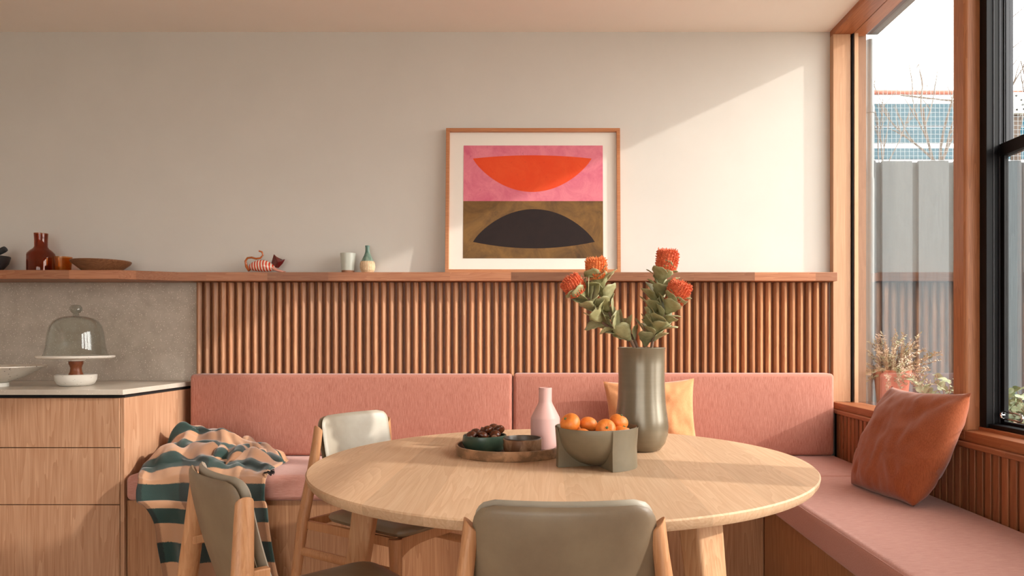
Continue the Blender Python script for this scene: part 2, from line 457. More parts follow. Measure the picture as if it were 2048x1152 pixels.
obj('sash_handle', m, M['steel'], w2, weld=True)
w3 = sash_window('window_3', .78, 1.715)
m = MB(); m.box(1.73, 1.90, 1.715, 1.905, .776, HZ)
struct('trim_2', m, M['frame'], bevel=.006, seg=3)
m = MB(); m.box(1.73, 1.90, .66, .779, .738, HZ)
struct('trim_3', m, M['frame'], bevel=.006, seg=3)

# ------------------------------------------------------------------ slatted panels, shelf, splashback
PITCH = .0484
m = MB(); m.box(-2.108, 1.722, 4.272, 4.288, .60, 1.497)
t = thing('slatted_wainscot', 'long panel of upright timber slats along the back wall under the shelf', 'wainscot', (-.19, 4.28, .6))
obj('backing_board', m, wood('dark_backing', (150,92,60), (112,64,40), 'z'), t)
m = MB(); x = -2.104
while x+.036 < 1.715:
    m.prism([(x,4.272),(x+.002,4.252),(x+.012,4.2415),(x+.018,4.2415),(x+.033,4.257),(x+.035,4.272)][::-1], .60, 1.495); x += PITCH
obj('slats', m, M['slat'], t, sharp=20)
t = thing('slatted_wainscot', 'low panel of timber slats under the window sill on the right wall', 'wainscot', (1.73, 2.4, .4))
obj('backing_board', MB().box(1.738, 1.7495, .7, 4.23, .40, .715), M['gap'], t)
m = MB(); y = .72
while y+.036 < 4.20:
    m.box(1.718, 1.738, y, y+.035, .40, .715); y += .05
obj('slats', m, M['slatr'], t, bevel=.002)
obj('cap_rail', MB().box(1.702, 1.7495, .7, 4.245, .716, .7375), M['cap'], t, bevel=.003)

m = MB(); m.prism([(-4.59,BACK-.001),(-4.59,4.03),(-2.44,4.03),(-2.16,4.165),(1.728,4.165),(1.728,BACK-.001)], 1.4975, 1.549)
tag(obj('wall_shelf', m, M['shelf'], bevel=.002), 'long jointed timber ledge shelf along the back wall, deeper over the kitchen', 'shelf')
tag(obj('splashback', MB().box(-4.59, -2.11, 4.27, 4.2885, .9025, 1.4965), M['stone']), 'grey speckled stone splashback behind the worktop', 'splashback')

# ------------------------------------------------------------------ kitchen unit and worktop
KF = 3.545
t = thing('drawer_cabinet', 'timber veneer cabinet with three wide drawers under the worktop', 'cabinet', (-3.3, 3.9, FLR))
obj('carcass', MB().box(-4.59, -2.14, 3.60, 4.27, -.04, .855), M['lamdark'], t)
obj('plinth', MB().box(-4.59, -2.16, 3.62, 4.25, FLR, -.042), M['gap'], t)
obj('end_panel', MB().box(-2.138, -2.118, KF+.004, 4.268, FLR, .858), M['lam'], t, bevel=.001)
for z0, z1 in ((.610, .857), (.3235, .6055), (-.045, .319)):
    obj('drawer_front', MB().box(-4.585, -2.140, KF, KF+.02, z0, z1), M['lam'], t, bevel=.001)
obj('recess', MB().box(-4.59, -2.128, 3.57, 4.26, .859, .875), M['gap'], t)  # dark filler block; the shade under the worktop is its colour
m = MB(); m.prism([(-4.59,3.525),(-2.110,3.525),(-2.110,4.269),(-4.59,4.269)], .8755, .9015)
tag(obj('worktop', m, M['top'], bevel=.0015), 'pale stone worktop on the drawer cabinet', 'worktop')

# ------------------------------------------------------------------ benches and upholstery
t = thing('bench_base', 'timber veneer bench base along the back wall', 'bench', (-.2, 3.9, FLR))
obj('front_panel', MB().box(-2.112, 1.105, 3.565, 3.585, -.05, .338), M['lamdark'], t, bevel=.001)
obj('box', MB().box(-2.112, 1.735, 3.59, 4.26, FLR, .338), M['lamdark'], t)
obj('plinth', MB().box(-2.112, 1.13, 3.57, 3.588, FLR, -.052), M['gap'], t)
t = thing('bench_base', 'timber veneer bench base under the window on the right', 'bench', (1.4, 2, FLR))
for a, b_ in ((.7, 1.62), (1.623, 2.58), (2.583, 3.56)):
    obj('front_panel', MB().box(1.108, 1.128, a, b_, -.05, .338), M['lamdark'], t, bevel=.001)
obj('box', MB().box(1.132, 1.735, .7, 3.56, FLR, .338), M['lamdark'], t)
obj('plinth', MB().box(1.125, 1.131, .7, 3.56, FLR, -.052), M['gap'], t)

def cushion(name, x0, x1, y0, y1, z0, z1, mat, r=.028, bulge=(0,0,0), seam=None):
    """rounded foam cushion with slightly bellied faces"""
    cx, cy, cz = (x0+x1)/2, (y0+y1)/2, (z0+z1)/2
    hx, hy, hz = (x1-x0)/2, (y1-y0)/2, (z1-z0)/2
    m = MB()
    bm = bmesh.new(); bmesh.ops.create_cube(bm, size=2)
    for v in bm.verts: v.co = Vector((v.co.x*hx, v.co.y*hy, v.co.z*hz))
    bmesh.ops.bevel(bm, geom=list(bm.edges), offset=r, segments=5, profile=.5, affect='EDGES')
    # subdivide long faces for the belly
    for ax, h in ((0, hx), (1, hy), (2, hz)):
        n = 8 if h > .25 else (4 if h > .1 else 2)
        for k in range(1, n):
            co = Vector((0,0,0)); co[ax] = -h+r+(2*h-2*r)*k/n
            no = Vector((0,0,0)); no[ax] = 1
            bmesh.ops.bisect_plane(bm, geom=bm.verts[:]+bm.edges[:]+bm.faces[:], plane_co=co, plane_no=no)
    for v in bm.verts:
        a, b_, c = v.co.x/hx, v.co.y/hy, v.co.z/hz
        fx = (1-b_*b_)*(1-c*c); fy = (1-a**8)*(1-c*c)*(0 if b_ > 0 else 1); fz = (1-a**8)*(1-b_**4)
        v.co.x += bulge[0]*fx*a; v.co.y += bulge[1]*fy*b_; v.co.z += bulge[2]*fz*c
    bm.verts.index_update()
    m.v = [tuple(v.co+Vector((cx,cy,cz))) for v in bm.verts]
    for f in bm.faces: m.face([v.index for v in f.verts])
    bm.free()
    return obj(name, m, mat, sharp=60)

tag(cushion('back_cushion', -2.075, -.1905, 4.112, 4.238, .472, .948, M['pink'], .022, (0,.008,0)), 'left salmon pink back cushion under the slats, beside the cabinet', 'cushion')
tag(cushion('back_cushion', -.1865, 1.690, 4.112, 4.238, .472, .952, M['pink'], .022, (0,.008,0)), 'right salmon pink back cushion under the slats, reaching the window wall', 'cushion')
def seat(name, label, x0, x1, y0, y1, seampts):
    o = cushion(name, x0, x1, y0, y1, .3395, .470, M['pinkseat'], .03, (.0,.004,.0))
    tag(o, label, 'cushion')
    m = MB(); m.tube(seampts, .0028, 6)
    obj('seam', m, M['pinkseat'], o)
seat('seat_cushion', 'salmon pink seat cushion along the back wall', -2.108, 1.715, 3.535, 4.235,
     [(-2.08, 3.543, .458), (1.07, 3.543, .458)])
seat('seat_cushion', 'salmon pink seat cushion under the window at right', 1.052, 1.715, .72, 3.532,
     [(1.060, .75, .458), (1.060, 3.50, .458)])

# ------------------------------------------------------------------ scatter cushions
def pillow(name, label, w, h, th, M4, mat, seed, seam_v=None, sag=.0, side=.085):
    m = MB(); n = 44
    rng = Vector((seed*3.1, seed*1.7, 0))
    def surf(u, v, sgn):
        a = 2*u-1; b_ = 2*v-1
        ea = (1-abs(a)**2.6); eb = (1-abs(b_)**2.6)
        x = a*w/2*(1-side*(1-b_*b_)*abs(a)); z = b_*h/2*(1-.085*(1-a*a)*abs(b_))
        t_ = (max(0, ea)*max(0, eb))**.48
        wr = mnoise.noise(Vector((a*2.6, b_*2.2, sgn))+rng)*.013 + mnoise.noise(Vector((a*7, b_*5, sgn*2))+rng)*.006
        # creases running in from the corners
        cr = -.010*math.exp(-((abs(a)-abs(b_))/.10)**2)*max(0, (abs(a)+abs(b_))/2-.35)*2
        y = sgn*(th/2*t_ + (wr+cr)*min(1, t_*1.6)) 
        if seam_v is not None and sgn < 0: y += .004*math.exp(-((v-seam_v)/.008)**2)
        if sag:
            c_ = max(0, (a-b_)/2-.55)/.45; x -= sag*c_; z += sag*.45*c_
            c_ = max(0, (-a-b_)/2-.62)/.38; x += sag*.5*c_; z += sag*.35*c_
        return Vector((x, y, z))
    m.grid(lambda u, v: surf(u, v, -1), n, n)
    m.grid(lambda u, v: surf(u, v, 1), n, n)
    m.xform(M4); m.v = [(v[0], v[1], max(v[2], .4745)) for v in m.v]
    o = obj(name, m, mat, weld=True, sharp=80)
    return tag(o, label, 'cushion')
# rust cushion against the window wall
bl = Vector((1.43, 3.33, .480)); br = Vector((1.545, 2.765, .470)); tl = Vector((1.685, 3.35, .875)); tr = Vector((1.675, 2.90, .905))
cen = (bl+br+tl+tr)/4
xa = ((br-bl)+(tr-tl)).normalized(); za = ((tl-bl)+(tr-br)); za = (za-xa*za.dot(xa)).normalized(); ya = za.cross(xa)
R4 = Matrix((( xa.x, ya.x, za.x, cen.x-.012), (xa.y, ya.y, za.y, cen.y), (xa.z, ya.z, za.z, cen.z+.012), (0,0,0,1)))
pillow('scatter_cushion', 'rust orange linen cushion leaning on the window wall', .54, .53, .19, R4, M['rust'], 1, .36, .045, -.02)
R4 = Matrix.Translation((.60, 3.975, .697)) @ Matrix.Rotation(math.radians(-13), 4, 'X') @ Matrix.Rotation(math.radians(-2), 4, 'Y')
pillow('scatter_cushion', 'apricot linen cushion on the back bench behind the tall vase', .52, .46, .13, R4, M['apricot'], 5, .6)

# ------------------------------------------------------------------ throw blanket
def blanket_mat():
    m, t, N, L, b = nt('plaid_wool'); setc(b, (150,110,80), .95, 0, .1, .4)
    tc = N.new('ShaderNodeTexCoord'); sep = N.new('ShaderNodeSeparateXYZ'); L.new(tc.outputs['UV'], sep.inputs[0])
    n = noisen(N, L, mapping(N, L, (1,1,1)), 420, 2, .7)
    def stripe(sock, period, duty, off):
        a = N.new('ShaderNodeMath'); a.operation = 'MULTIPLY_ADD'; L.new(sock, a.inputs[0]); a.inputs[1].default_value = 1/period; a.inputs[2].default_value = off
        j = N.new('ShaderNodeMath'); j.operation = 'MULTIPLY_ADD'; L.new(n.outputs[0], j.inputs[0]); j.inputs[1].default_value = .10; L.new(a.outputs[0], j.inputs[2])
        f = N.new('ShaderNodeMath'); f.operation = 'FRACT'; L.new(j.outputs[0], f.inputs[0])
        g = N.new('ShaderNodeMath'); g.operation = 'LESS_THAN'; L.new(f.outputs[0], g.inputs[0]); g.inputs[1].default_value = duty
        return g
    sv = stripe(sep.outputs[1], .178, .5, .35)
    su = stripe(sep.outputs[0], .34, .42, .3)
    tan = mixc(N, L, su.outputs[0], (198,148,112), (150,106,78))
    grn = mixc(N, L, su.outputs[0], (30,60,58), (18,36,37))
    col = mixc(N, L, sv.outputs[0], tan, grn)
    col = mixc(N, L, .22, col, mixc(N, L, n.outputs[0], col, (110,100,84)))
    L.new(col, b.inputs['Base Color']); bump(N, L, b, n.outputs[0], .5, .002)
    return m
M['plaid'] = blanket_mat()
def interp(tab, v):
    for (a, x), (b_, y) in zip(tab, tab[1:]):
        if v <= b_:
            k = (v-a)/(b_-a); k = k*k*(3-2*k); return x+(y-x)*k
    return tab[-1][1]
def throw():
    t = thing('throw_blanket', 'green and tan plaid wool blanket draped over the left end of the bench', 'blanket', (-1.7, 3.6, .47))
    Y = [(0,4.075),(.10,3.97),(.22,3.86),(.36,3.70),(.46,3.57),(.52,3.492),(.60,3.475),(1,3.455)]
    Z = [(0,.52),(.10,.64),(.22,.675),(.36,.60),(.46,.545),(.52,.47),(.60,.36),(1,-.088)]
    XL = [(0,-2.08),(.2,-2.07),(.42,-2.05),(.55,-1.99),(.75,-1.90),(1,-1.84)]
    XR = [(0,-1.66),(.2,-1.50),(.36,-1.38),(.5,-1.38),(.7,-1.345),(1,-1.29)]
    nu, nv = 90, 150
    verts = []; uvs = []
    for j in range(nv+1):
        v = j/nv
        for i in range(nu+1):
            u = i/nu
            hang = max(0, min(1, (v-.46)/.1))
            x = interp(XL, v)+(interp(XR, v)-interp(XL, v))*u
            y = interp(Y, v); z = interp(Z, v)
            # heap falls away to the right and at the left edge
            if hang < 1:
                top = .478+(z-.478)*(1-.62*max(0, (u-.28)/.72)**1.1)*(1-.75*max(0, (.16-u)/.16)**2)
                z = z*hang+top*(1-hang) if v < .50 else z
            fold = math.sin(u*15+v*4+2.2*mnoise.noise(Vector((u*2, v*3, 2))))*.5+mnoise.noise(Vector((u*5, v*6, 7)))*.8
            rum = mnoise.noise(Vector((u*4.5+3, v*13, 4)))+.5*mnoise.noise(Vector((u*11, v*22, 9)))
            hk = 1-hang
            z += hk*(.020*fold+.052*rum*min(1, v*6)*min(1, (1-u)*8+.25))
            y += hk*.03*mnoise.noise(Vector((u*3, v*8, 11)))
            y -= hang*(.034*(fold+1.0)*min(1, (v-.46)*6)+.004)
            x += hang*.014*math.sin(v*9+u*5)+hk*.02*mnoise.noise(Vector((u*6, v*9, 21)))
            if hang <= 0: z = max(z, .482+.006*math.sin(u*40))
            if y < 3.53: z = z
            x = max(x, -2.095)
            y = min(y, 4.10)
            verts.append((x, y, z)); uvs.append((u*.72, v*1.50))
    m = MB(); m.v = verts
    for j in range(nv):
        for i in range(nu): m.face((j*(nu+1)+i, j*(nu+1)+i+1, (j+1)*(nu+1)+i+1, (j+1)*(nu+1)+i))
    o = obj('cloth', m, M['plaid'], t, solid=.009, sharp=180)
    me = o.data; uvl = me.uv_layers.new(name='UVMap')
    for l in me.loops: uvl.data[l.index].uv = uvs[l.vertex_index]
    # second layer: rumpled fold lying to the right on the seat
    nu, nv = 60, 36; verts = []; uvs = []
    for j in range(nv+1):
        v = j/nv
        for i in range(nu+1):
            u = i/nu
            x = -1.80+.37*u+.02*math.sin(v*9); 
            y = 3.92-.27*v-.05*math.sin(u*3)
            prof = math.sin(PI*min(1, max(0, u*.9+.1)))**.6
            z = .50+.085*prof*(1-.5*abs(2*v-1)**2)+.016*math.sin(u*22+v*3)*(.3+v)+.014*mnoise.noise(Vector((u*6, v*6, 3)))
            y += .018*math.sin(u*24)*v
            if v > .85 or u > .93: z -= .03*max((v-.85)/.15, (u-.93)/.07)
            verts.append((x, y, max(.484, z))); uvs.append((u*.37+.4, v*.50+.06+u*.10))
    m = MB(); m.v = verts
    for j in range(nv):
        for i in range(nu): m.face((j*(nu+1)+i, j*(nu+1)+i+1, (j+1)*(nu+1)+i+1, (j+1)*(nu+1)+i))
    o = obj('folded_end', m, M['plaid'], t, solid=.009, sharp=180)
    me = o.data; uvl = me.uv_layers.new(name='UVMap')
    for l in me.loops: uvl.data[l.index].uv = uvs[l.vertex_index]
    m = MB(); random.seed(4)
    for k in range(16):
        p = Vector((-1.46+.004*k, 3.66-.010*k, .488)); d = Vector((random.uniform(.6,1), random.uniform(-.6,-.1), 0)).normalized()
        m.tube([p, p+d*.03+Vector((0,0,.006)), p+d*.06-Vector((0,0,.006))], [.0035,.003,.0025], 6)
    obj('fringe', m, M['gap'], t)
throw()

# ------------------------------------------------------------------ round table
TC = Vector((.055, 2.43)); TR = .835; TZ = .74
t = thing('round_table', 'large round pale oak dining table on three legs', 'table', (TC.x, TC.y, FLR))
m = MB(); m.lathe([(0, TZ-.036), (TR-.035, TZ-.036), (TR-.012, TZ-.030), (TR-.003, TZ-.018), (TR, TZ-.004), (TR-.004, TZ), (0, TZ)], (TC.x, TC.y, 0), 160)
obj('table_top', m, M['oak'], t, sharp=25)
for ang in (-57.5, 178, 62):
    a = math.radians(ang); d = Vector((math.cos(a), math.sin(a), 0)); s_ = Vector((-d.y, d.x, 0))
    m = MB(); b0 = []
    for r, z, hw, hd in ((.772, FLR, .028, .030), (.66, .70, .050, .040)):
        c = Vector((TC.x, TC.y, z))+d*r
        for q in ((-1,-1),(1,-1),(1,1),(-1,1)): b0.append(c+s_*hw*q[0]+d*hd*q[1])
    m.add(b0, [(3,2,1,0),(4,5,6,7),(0,1,5,4),(1,2,6,5),(2,3,7,6),(3,0,4,7)])
    obj('leg', m, M['oakleg'], t, bevel=.012, seg=3)
m = MB(); m.lathe([(0, .675), (.60, .675), (.60, .7035), (0, .7035)], (TC.x, TC.y, 0), 60)
obj('under_frame', m, M['oakleg'], t)

# ------------------------------------------------------------------ dining chairs
def pad(m, W, H, r, T, fn, nu=28, nv=26, e=5, back=True, front=True):
    """rounded rectangular pad, half thickness T, mapped by fn(x, z, t)"""
    def hw(v):
        dz = H/2-abs(v)*H/2
        k = 0 if dz >= r else r-math.sqrt(max(0, r*r-(r-dz)**2))
        return W/2-k
    def s(u, v, sg):
        a = 2*u-1; b_ = 2*v-1
        a = math.sin(a*PI/2)*.35+a*.65; b_ = math.sin(b_*PI/2)*.5+b_*.5
        x = a*hw(b_); z = b_*H/2
        prof = ((1-abs(a)**e)*(1-abs(b_)**e))
        return fn(x, z, sg*T*max(0, prof)**.42)
    m.grid(lambda u, v: s(u, v, 1), nu, nv)
    m.grid(lambda u, v: s(u, v, -1), nu, nv)
def make_chair():
    t = thing('dining_chair', 'x', 'chair', (0,0,0), 0, None)
    TOP = .842; BOT = .495
    def back(x, z, s_):
        zz = (TOP+BOT)/2+z
        y = -.225-.10*(zz-.45)/.39 + 1.05*x*x + .010*((zz-.68)/.16)**2
        return Vector((x, y+s_, zz))
    m = MB(); pad(m, .358, TOP-BOT, .042, .0125, lambda x, z, s_: back(x, z, s_+.014), e=9)
    obj('backrest', m, M['leatherl'], t, world=False, weld=True, sharp=70)
    m = MB(); pad(m, .362, TOP-BOT-.006, .042, .0115, lambda x, z, s_: back(x, z-.003, s_-.011), e=9)
    obj('back_shell', m, M['leather'], t, world=False, weld=True, sharp=70)
    def seatf(x, y, s_):
        return Vector((x*(1+.10*(y+.22)/.44), y+.012, .452+s_+.06*(x*x)*0-.012*math.cos(y*6)*(1-(x/.23)**2)))
    m = MB(); pad(m, .43, .455, .06, .022, lambda x, y, s_: seatf(x, y, s_), e=9)
    obj('seat', m, M['leather'], t, world=False, weld=True, sharp=70)
    for sx in (-1, 1):
        pts = [(sx*.296, -.338, -.10), (sx*.264, -.318, .20), (sx*.238, -.302, .44), (sx*.208, -.290, .60), (sx*.190, -.280, .74), (sx*.184, -.277, .792)]
        m = MB(); m.tube(pts, [.014,.017,.020,.019,.0165,.015], 14, flat=1.35, up=(1,0,0))
        # slanted cut on top
        for k in range(len(m.v)-14, len(m.v)):
            x_, y_, z_ = m.v[k]; m.v[k] = (x_, y_, z_+(abs(x_)-.184)*.9)
        obj('rear_leg', m, M['chairwood'], t, world=False, sharp=50, bevel=.002)
        pts = [(sx*.25, .243, -.10), (sx*.232, .215, .25), (sx*.222, .200, .430)]
        m = MB(); m.tube(pts, [.014,.018,.023], 14, flat=1.2, up=(1,0,0))
        obj('front_leg', m, M['chairwood'], t, world=False, sharp=50, bevel=.002)
        m = MB(); m.add([(sx*.230-.009,-.30,.395),(sx*.230+.009,-.30,.395),(sx*.214+.009,.20,.395),(sx*.214-.009,.20,.395),(sx*.230-.009,-.30,.430),(sx*.230+.009,-.30,.430),(sx*.214+.009,.20,.430),(sx*.214-.009,.20,.430)],[(0,3,2,1),(4,5,6,7),(0,1,5,4),(1,2,6,5),(2,3,7,6),(3,0,4,7)])
        obj('side_rail', m, M['chairwood'], t, world=False, bevel=.003)
        m = MB(); m.tube([(sx*.250,-.308,.31),(sx*.234,.212,.31)], .012, 10, flat=1.5, up=(1,0,0))
        obj('stretcher', m, M['chairwood'], t, world=False)
    m = MB(); n = 16
    for k in range(n):
        x0 = -.215+.43*k/n; x1 = -.215+.43*(k+1)/n
        h0 = .392-.045*abs(x0/.215)**4; h1 = .392-.045*abs(x1/.215)**4
        m.add([(x0,.188,h0),(x1,.188,h1),(x1,.212,h1),(x0,.212,h0),(x0,.188,.429),(x1,.188,.429),(x1,.212,.429),(x0,.212,.429)],
              [(0,3,2,1),(4,5,6,7),(0,1,5,4),(2,3,7,6)]+([(3,0,4,7)] if k == 0 else [])+([(1,2,6,5)] if k == n-1 else []))
    obj('front_rail', m, M['chairwood'], t, world=False, weld=True)
    obj('rear_rail', MB().box(-.238, .238, -.311, -.293, .395, .430), M['chairwood'], t, world=False, bevel=.003)
    # brackets between posts and backrest, which carry the backrest
    for sx in (-1, 1): obj('back_bracket', MB().box(sx*.194-.012, sx*.194+.012, -.292, -.226, .618, .640), M['chairwood'], t, world=False, bevel=.003)
    for c in t.children: c.data.transform(Matrix.Translation((0,0,.10)))
    return t
ch = make_chair()
ch.location = (.037, 1.672, FLR); ch.rotation_euler = (0, 0, math.radians(.3)); ch['label'] = 'olive leather and oak chair nearest the camera, seen from behind'
def face(dx, dy): return math.atan2(dy, dx)-PI/2
dup(ch, (-.583, 1.90, FLR), face(.76, .65), 'olive leather and oak chair at left, in front of the plaid blanket')
dup(ch, (-.585, 2.855, FLR), face(.83, -.56), 'olive leather and oak chair on the far side of the table, backed to the bench')

# ------------------------------------------------------------------ things on the table
def vessel(name, label, cat, prof, c, mat, parent=None, n=48, sharp=35, group=None):
    m = MB(); m.lathe(prof, c, n)
    o = obj(name, m, mat, parent, sharp=sharp)
    if label: tag(o, label, cat, group)
    return o
T = TZ+.0005
# tray
tx, ty = -.123, 2.575
t = thing('serving_tray', 'round brown stoneware tray with a low rim on the table', 'tray', (tx, ty, T))
obj('rim', MB().lathe([(.193,.006),(.198,.0),(.201,.004),(.2025,.034),(.199,.0355),(.1945,.034),(.193,.006)], (tx,ty,T), 80), M['tray'], t)
obj('dish', MB().lathe([(0,0),(.1975,0),(.1935,.006),(0,.007)], (tx,ty,T), 80), M['trayin'], t)
TT = T+.0075
gx, gy = -.222, 2.600
vessel('bowl', 'dark green glazed bowl of chestnuts on the tray', 'bowl', [(0,0),(.060,0),(.070,.004),(.083,.028),(.080,.054),(.0775,.056),(.074,.053),(.076,.028),(.064,.010),(0,.008)], (gx,gy,TT), M['green'])
bx, by = -.079, 2.478
vessel('bowl', 'small mottled brown bowl in front of the pink bottle on the tray', 'bowl', [(0,0),(.055,0),(.064,.006),(.068,.030),(.0685,.058),(.066,.060),(.0635,.057),(.063,.030),(.056,.010),(0,.008)], (bx,by,TT), M['brownbowl'])
bo = bpy.data.objects['bowl.001']
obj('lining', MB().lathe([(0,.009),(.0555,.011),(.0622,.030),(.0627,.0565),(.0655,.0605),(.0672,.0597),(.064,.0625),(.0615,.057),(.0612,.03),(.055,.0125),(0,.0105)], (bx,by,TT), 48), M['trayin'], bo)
px_, py_ = .001, 2.630
vessel('bottle_vase', 'matte blush pink bottle vase standing on the tray', 'vase', [(0,0),(.050,0),(.054,.004),(.0545,.112),(.053,.118),(.027,.168),(.0245,.176),(.0245,.226),(.0225,.2275),(.021,.226),(.021,.180),(.0,.170)], (px_,py_,TT), M['pinkcer'])
# chestnuts
random.seed(11)
def chestnut(c, rz, tilt, r=.021):
    m = MB(); R = Matrix.Rotation(rz, 3, 'Z') @ Matrix.Rotation(tilt, 3, 'X')
    def fn(u, v):
        a = 2*PI*u; b_ = -PI/2+PI*v
        p = Vector((math.cos(b_)*math.cos(a), math.cos(b_)*math.sin(a)*(.62 if math.sin(a) < 0 else .82), math.sin(b_)*.95))*r
        if b_ > 1.0: p.z += r*.22*(b_-1.0)**2/.33
        return R @ p + Vector(c)
    m.grid(fn, 18, 12, True)
    o = obj('chestnut', m, M['chestnut'], weld=True, sharp=80)
    m = MB(); m.ball((0,0,0), r*.55, 10, 6, (1,.9,.25)); m.xform(Matrix.Translation(c) @ R.to_4x4() @ Matrix.Translation((0,0,-r*.86)))
    obj('base_scar', m, M['cupfoot'], o)
    return o
spots = [(-.045,-.035,.056,'frontmost left chestnut in the green bowl'),(-.004,-.048,.057,'front middle chestnut in the green bowl'),
         (.040,-.030,.060,'large chestnut beside the small brown bowl'),(.010,-.004,.072,'topmost chestnut in the middle of the green bowl'),
         (.030,.040,.074,'rearmost chestnut at the top of the heap'),(.053,.008,.072,'upper right chestnut in the green bowl'),
         (-.035,.012,.060,'left rear chestnut in the green bowl'),(-.005,.046,.058,'rear middle chestnut by the bowl rim'),
         (0,0,.032,None)]
for k, (dx, dy, dz, lb) in enumerate(spots):
    if lb is None: continue
    o = chestnut((gx+dx, gy+dy, TT+dz), random.uniform(0, 6), random.uniform(.6, 1.5)); tag(o, lb, 'chestnut', 'chestnuts in the green bowl')
for k, (dx, dy) in enumerate(((-.036,-.02),(.005,-.03),(.036,0),(.0,.02),(-.03,.03),(.022,.036))):
    o = chestnut((gx+dx, gy+dy, TT+.029), random.uniform(0, 6), random.uniform(.8, 1.4), .0195)
    tag(o, 'brown chestnut buried in the lower layer of the green bowl', 'chestnut', 'chestnuts low in the green bowl')

# fruit bowl: a half sphere carried by two drum quarters
fx, fy = .170, 2.325; FR = .133; FH = .127
t = thing('fruit_bowl', 'olive ceramic fruit bowl, a half sphere held between drum quarters', 'bowl', (fx, fy, T))
inn = [(FR*.975*math.sin(a), FH-(FH-.010)*math.cos(a)) for a in [PI/2*k/14 for k in range(15)]]
out = [(FR*math.sin(a)*.995, FH-(FH-.001)*math.cos(a)) for a in [PI/2*k/14 for k in range(15)]]
m = MB(); m.lathe(out+[(FR*.985,FH+.003)]+inn[::-1], (fx,fy,T), 72)
obj('basin', m, M['bowl'], t, sharp=50)
for a0 in (-72, 108):
    prof = [(.012, 0), (FR+.001, 0), (FR-.001, FH*.5), (FR+.004, FH+.0025)]+[(r*.999+.0005, z) for r, z in out[::-1][1:-2]]+[(.012, .004)]
    m = MB(); m.lathe(prof, (fx,fy,T), 26, math.radians(a0), math.radians(a0+90), caps=False)
    b = len(prof); 
    nrow = 27
    for side in (0, 26):
        idx = [i*nrow+side for i in range(b)]
        m.face(idx if side else idx[::-1])
    obj('drum_quarter', m, M['bowl'], t, sharp=30)
# mandarins
def mandarin(c, r, R, label):
    m = MB()
    def fn(u, v):
        a = 2*PI*u; b_ = -PI/2+PI*v
        k = 1-.035*max(0, abs(math.sin(b_))-.6)/.4*(1+.5*math.cos(a*9))
        p = Vector((math.cos(b_)*math.cos(a), math.cos(b_)*math.sin(a), math.sin(b_)*.86*(1-.16*max(0, abs(math.sin(b_))-.85)/.15)))*r*k
        return R @ p+Vector(c)
    m.grid(fn, 36, 22, True)
    o = obj('mandarin', m, M['orange'], weld=True, sharp=80)
    m = MB(); m.lathe([(0,.004),(.0035,.003),(.0045,.0),(0,-.002)], (0,0,0), 8); m.xform(Matrix.Translation(c) @ R.to_4x4() @ Matrix.Translation((0,0,r*.735)))
    obj('stem_button', m, M['stemend'], o)
    tag(o, label, 'mandarin', 'mandarins in the fruit bowl')
def rot(tx_, tz_): return Matrix.Rotation(tz_, 3, 'Z') @ Matrix.Rotation(tx_, 3, 'X')
zr = T+FH
mandarin((fx-.088, fy-.020, zr+.014), .0345, rot(.9, -.9), 'leftmost mandarin, sitting highest over the bowl rim')
mandarin((fx-.026, fy+.010, zr+.006), .030, rot(.5, 2.6), 'second mandarin from the left, set back in the bowl')
mandarin((fx+.026, fy-.052, zr-.001), .033, rot(1.25, .08), 'front middle mandarin showing its stem button')
mandarin((fx+.074, fy+.010, zr+.014), .032, rot(.4, 1.5), 'upper right mandarin on top of another')
mandarin((fx+.080, fy-.042, zr-.017), .031, rot(.3, 2), 'low right mandarin half hidden by the rim')
mandarin((fx-.045, fy-.064, zr-.026), .031, rot(.8, 2), 'low front left mandarin just showing behind the rim')
mandarin((fx+.020, fy+.060, zr-.025), .031, rot(.8, 3), 'rear mandarin behind the stem button one')
mandarin((fx-.055, fy+.065, zr-.030), .031, rot(.8, 1), 'rear left mandarin deep in the bowl')

# tall vase
vx, vy = .362, 2.645
prof = [(0,0),(.060,0),(.070,.004),(.088,.028),(.098,.060),(.1005,.090),(.098,.120),(.0925,.155),(.0885,.195),(.0865,.250),(.0865,.320),(.0875,.377),(.0890,.380),(.0890,.3835),(.0865,.3845),(.084,.381),(.083,.30),(.084,.20),(.09,.09),(.06,.012),(0,.010)]
vessel('tall_vase', 'tall bronze green ceramic vase with a bulging base, holding flowers', 'vase', prof, (vx,vy,T), M['vase'], n=72)

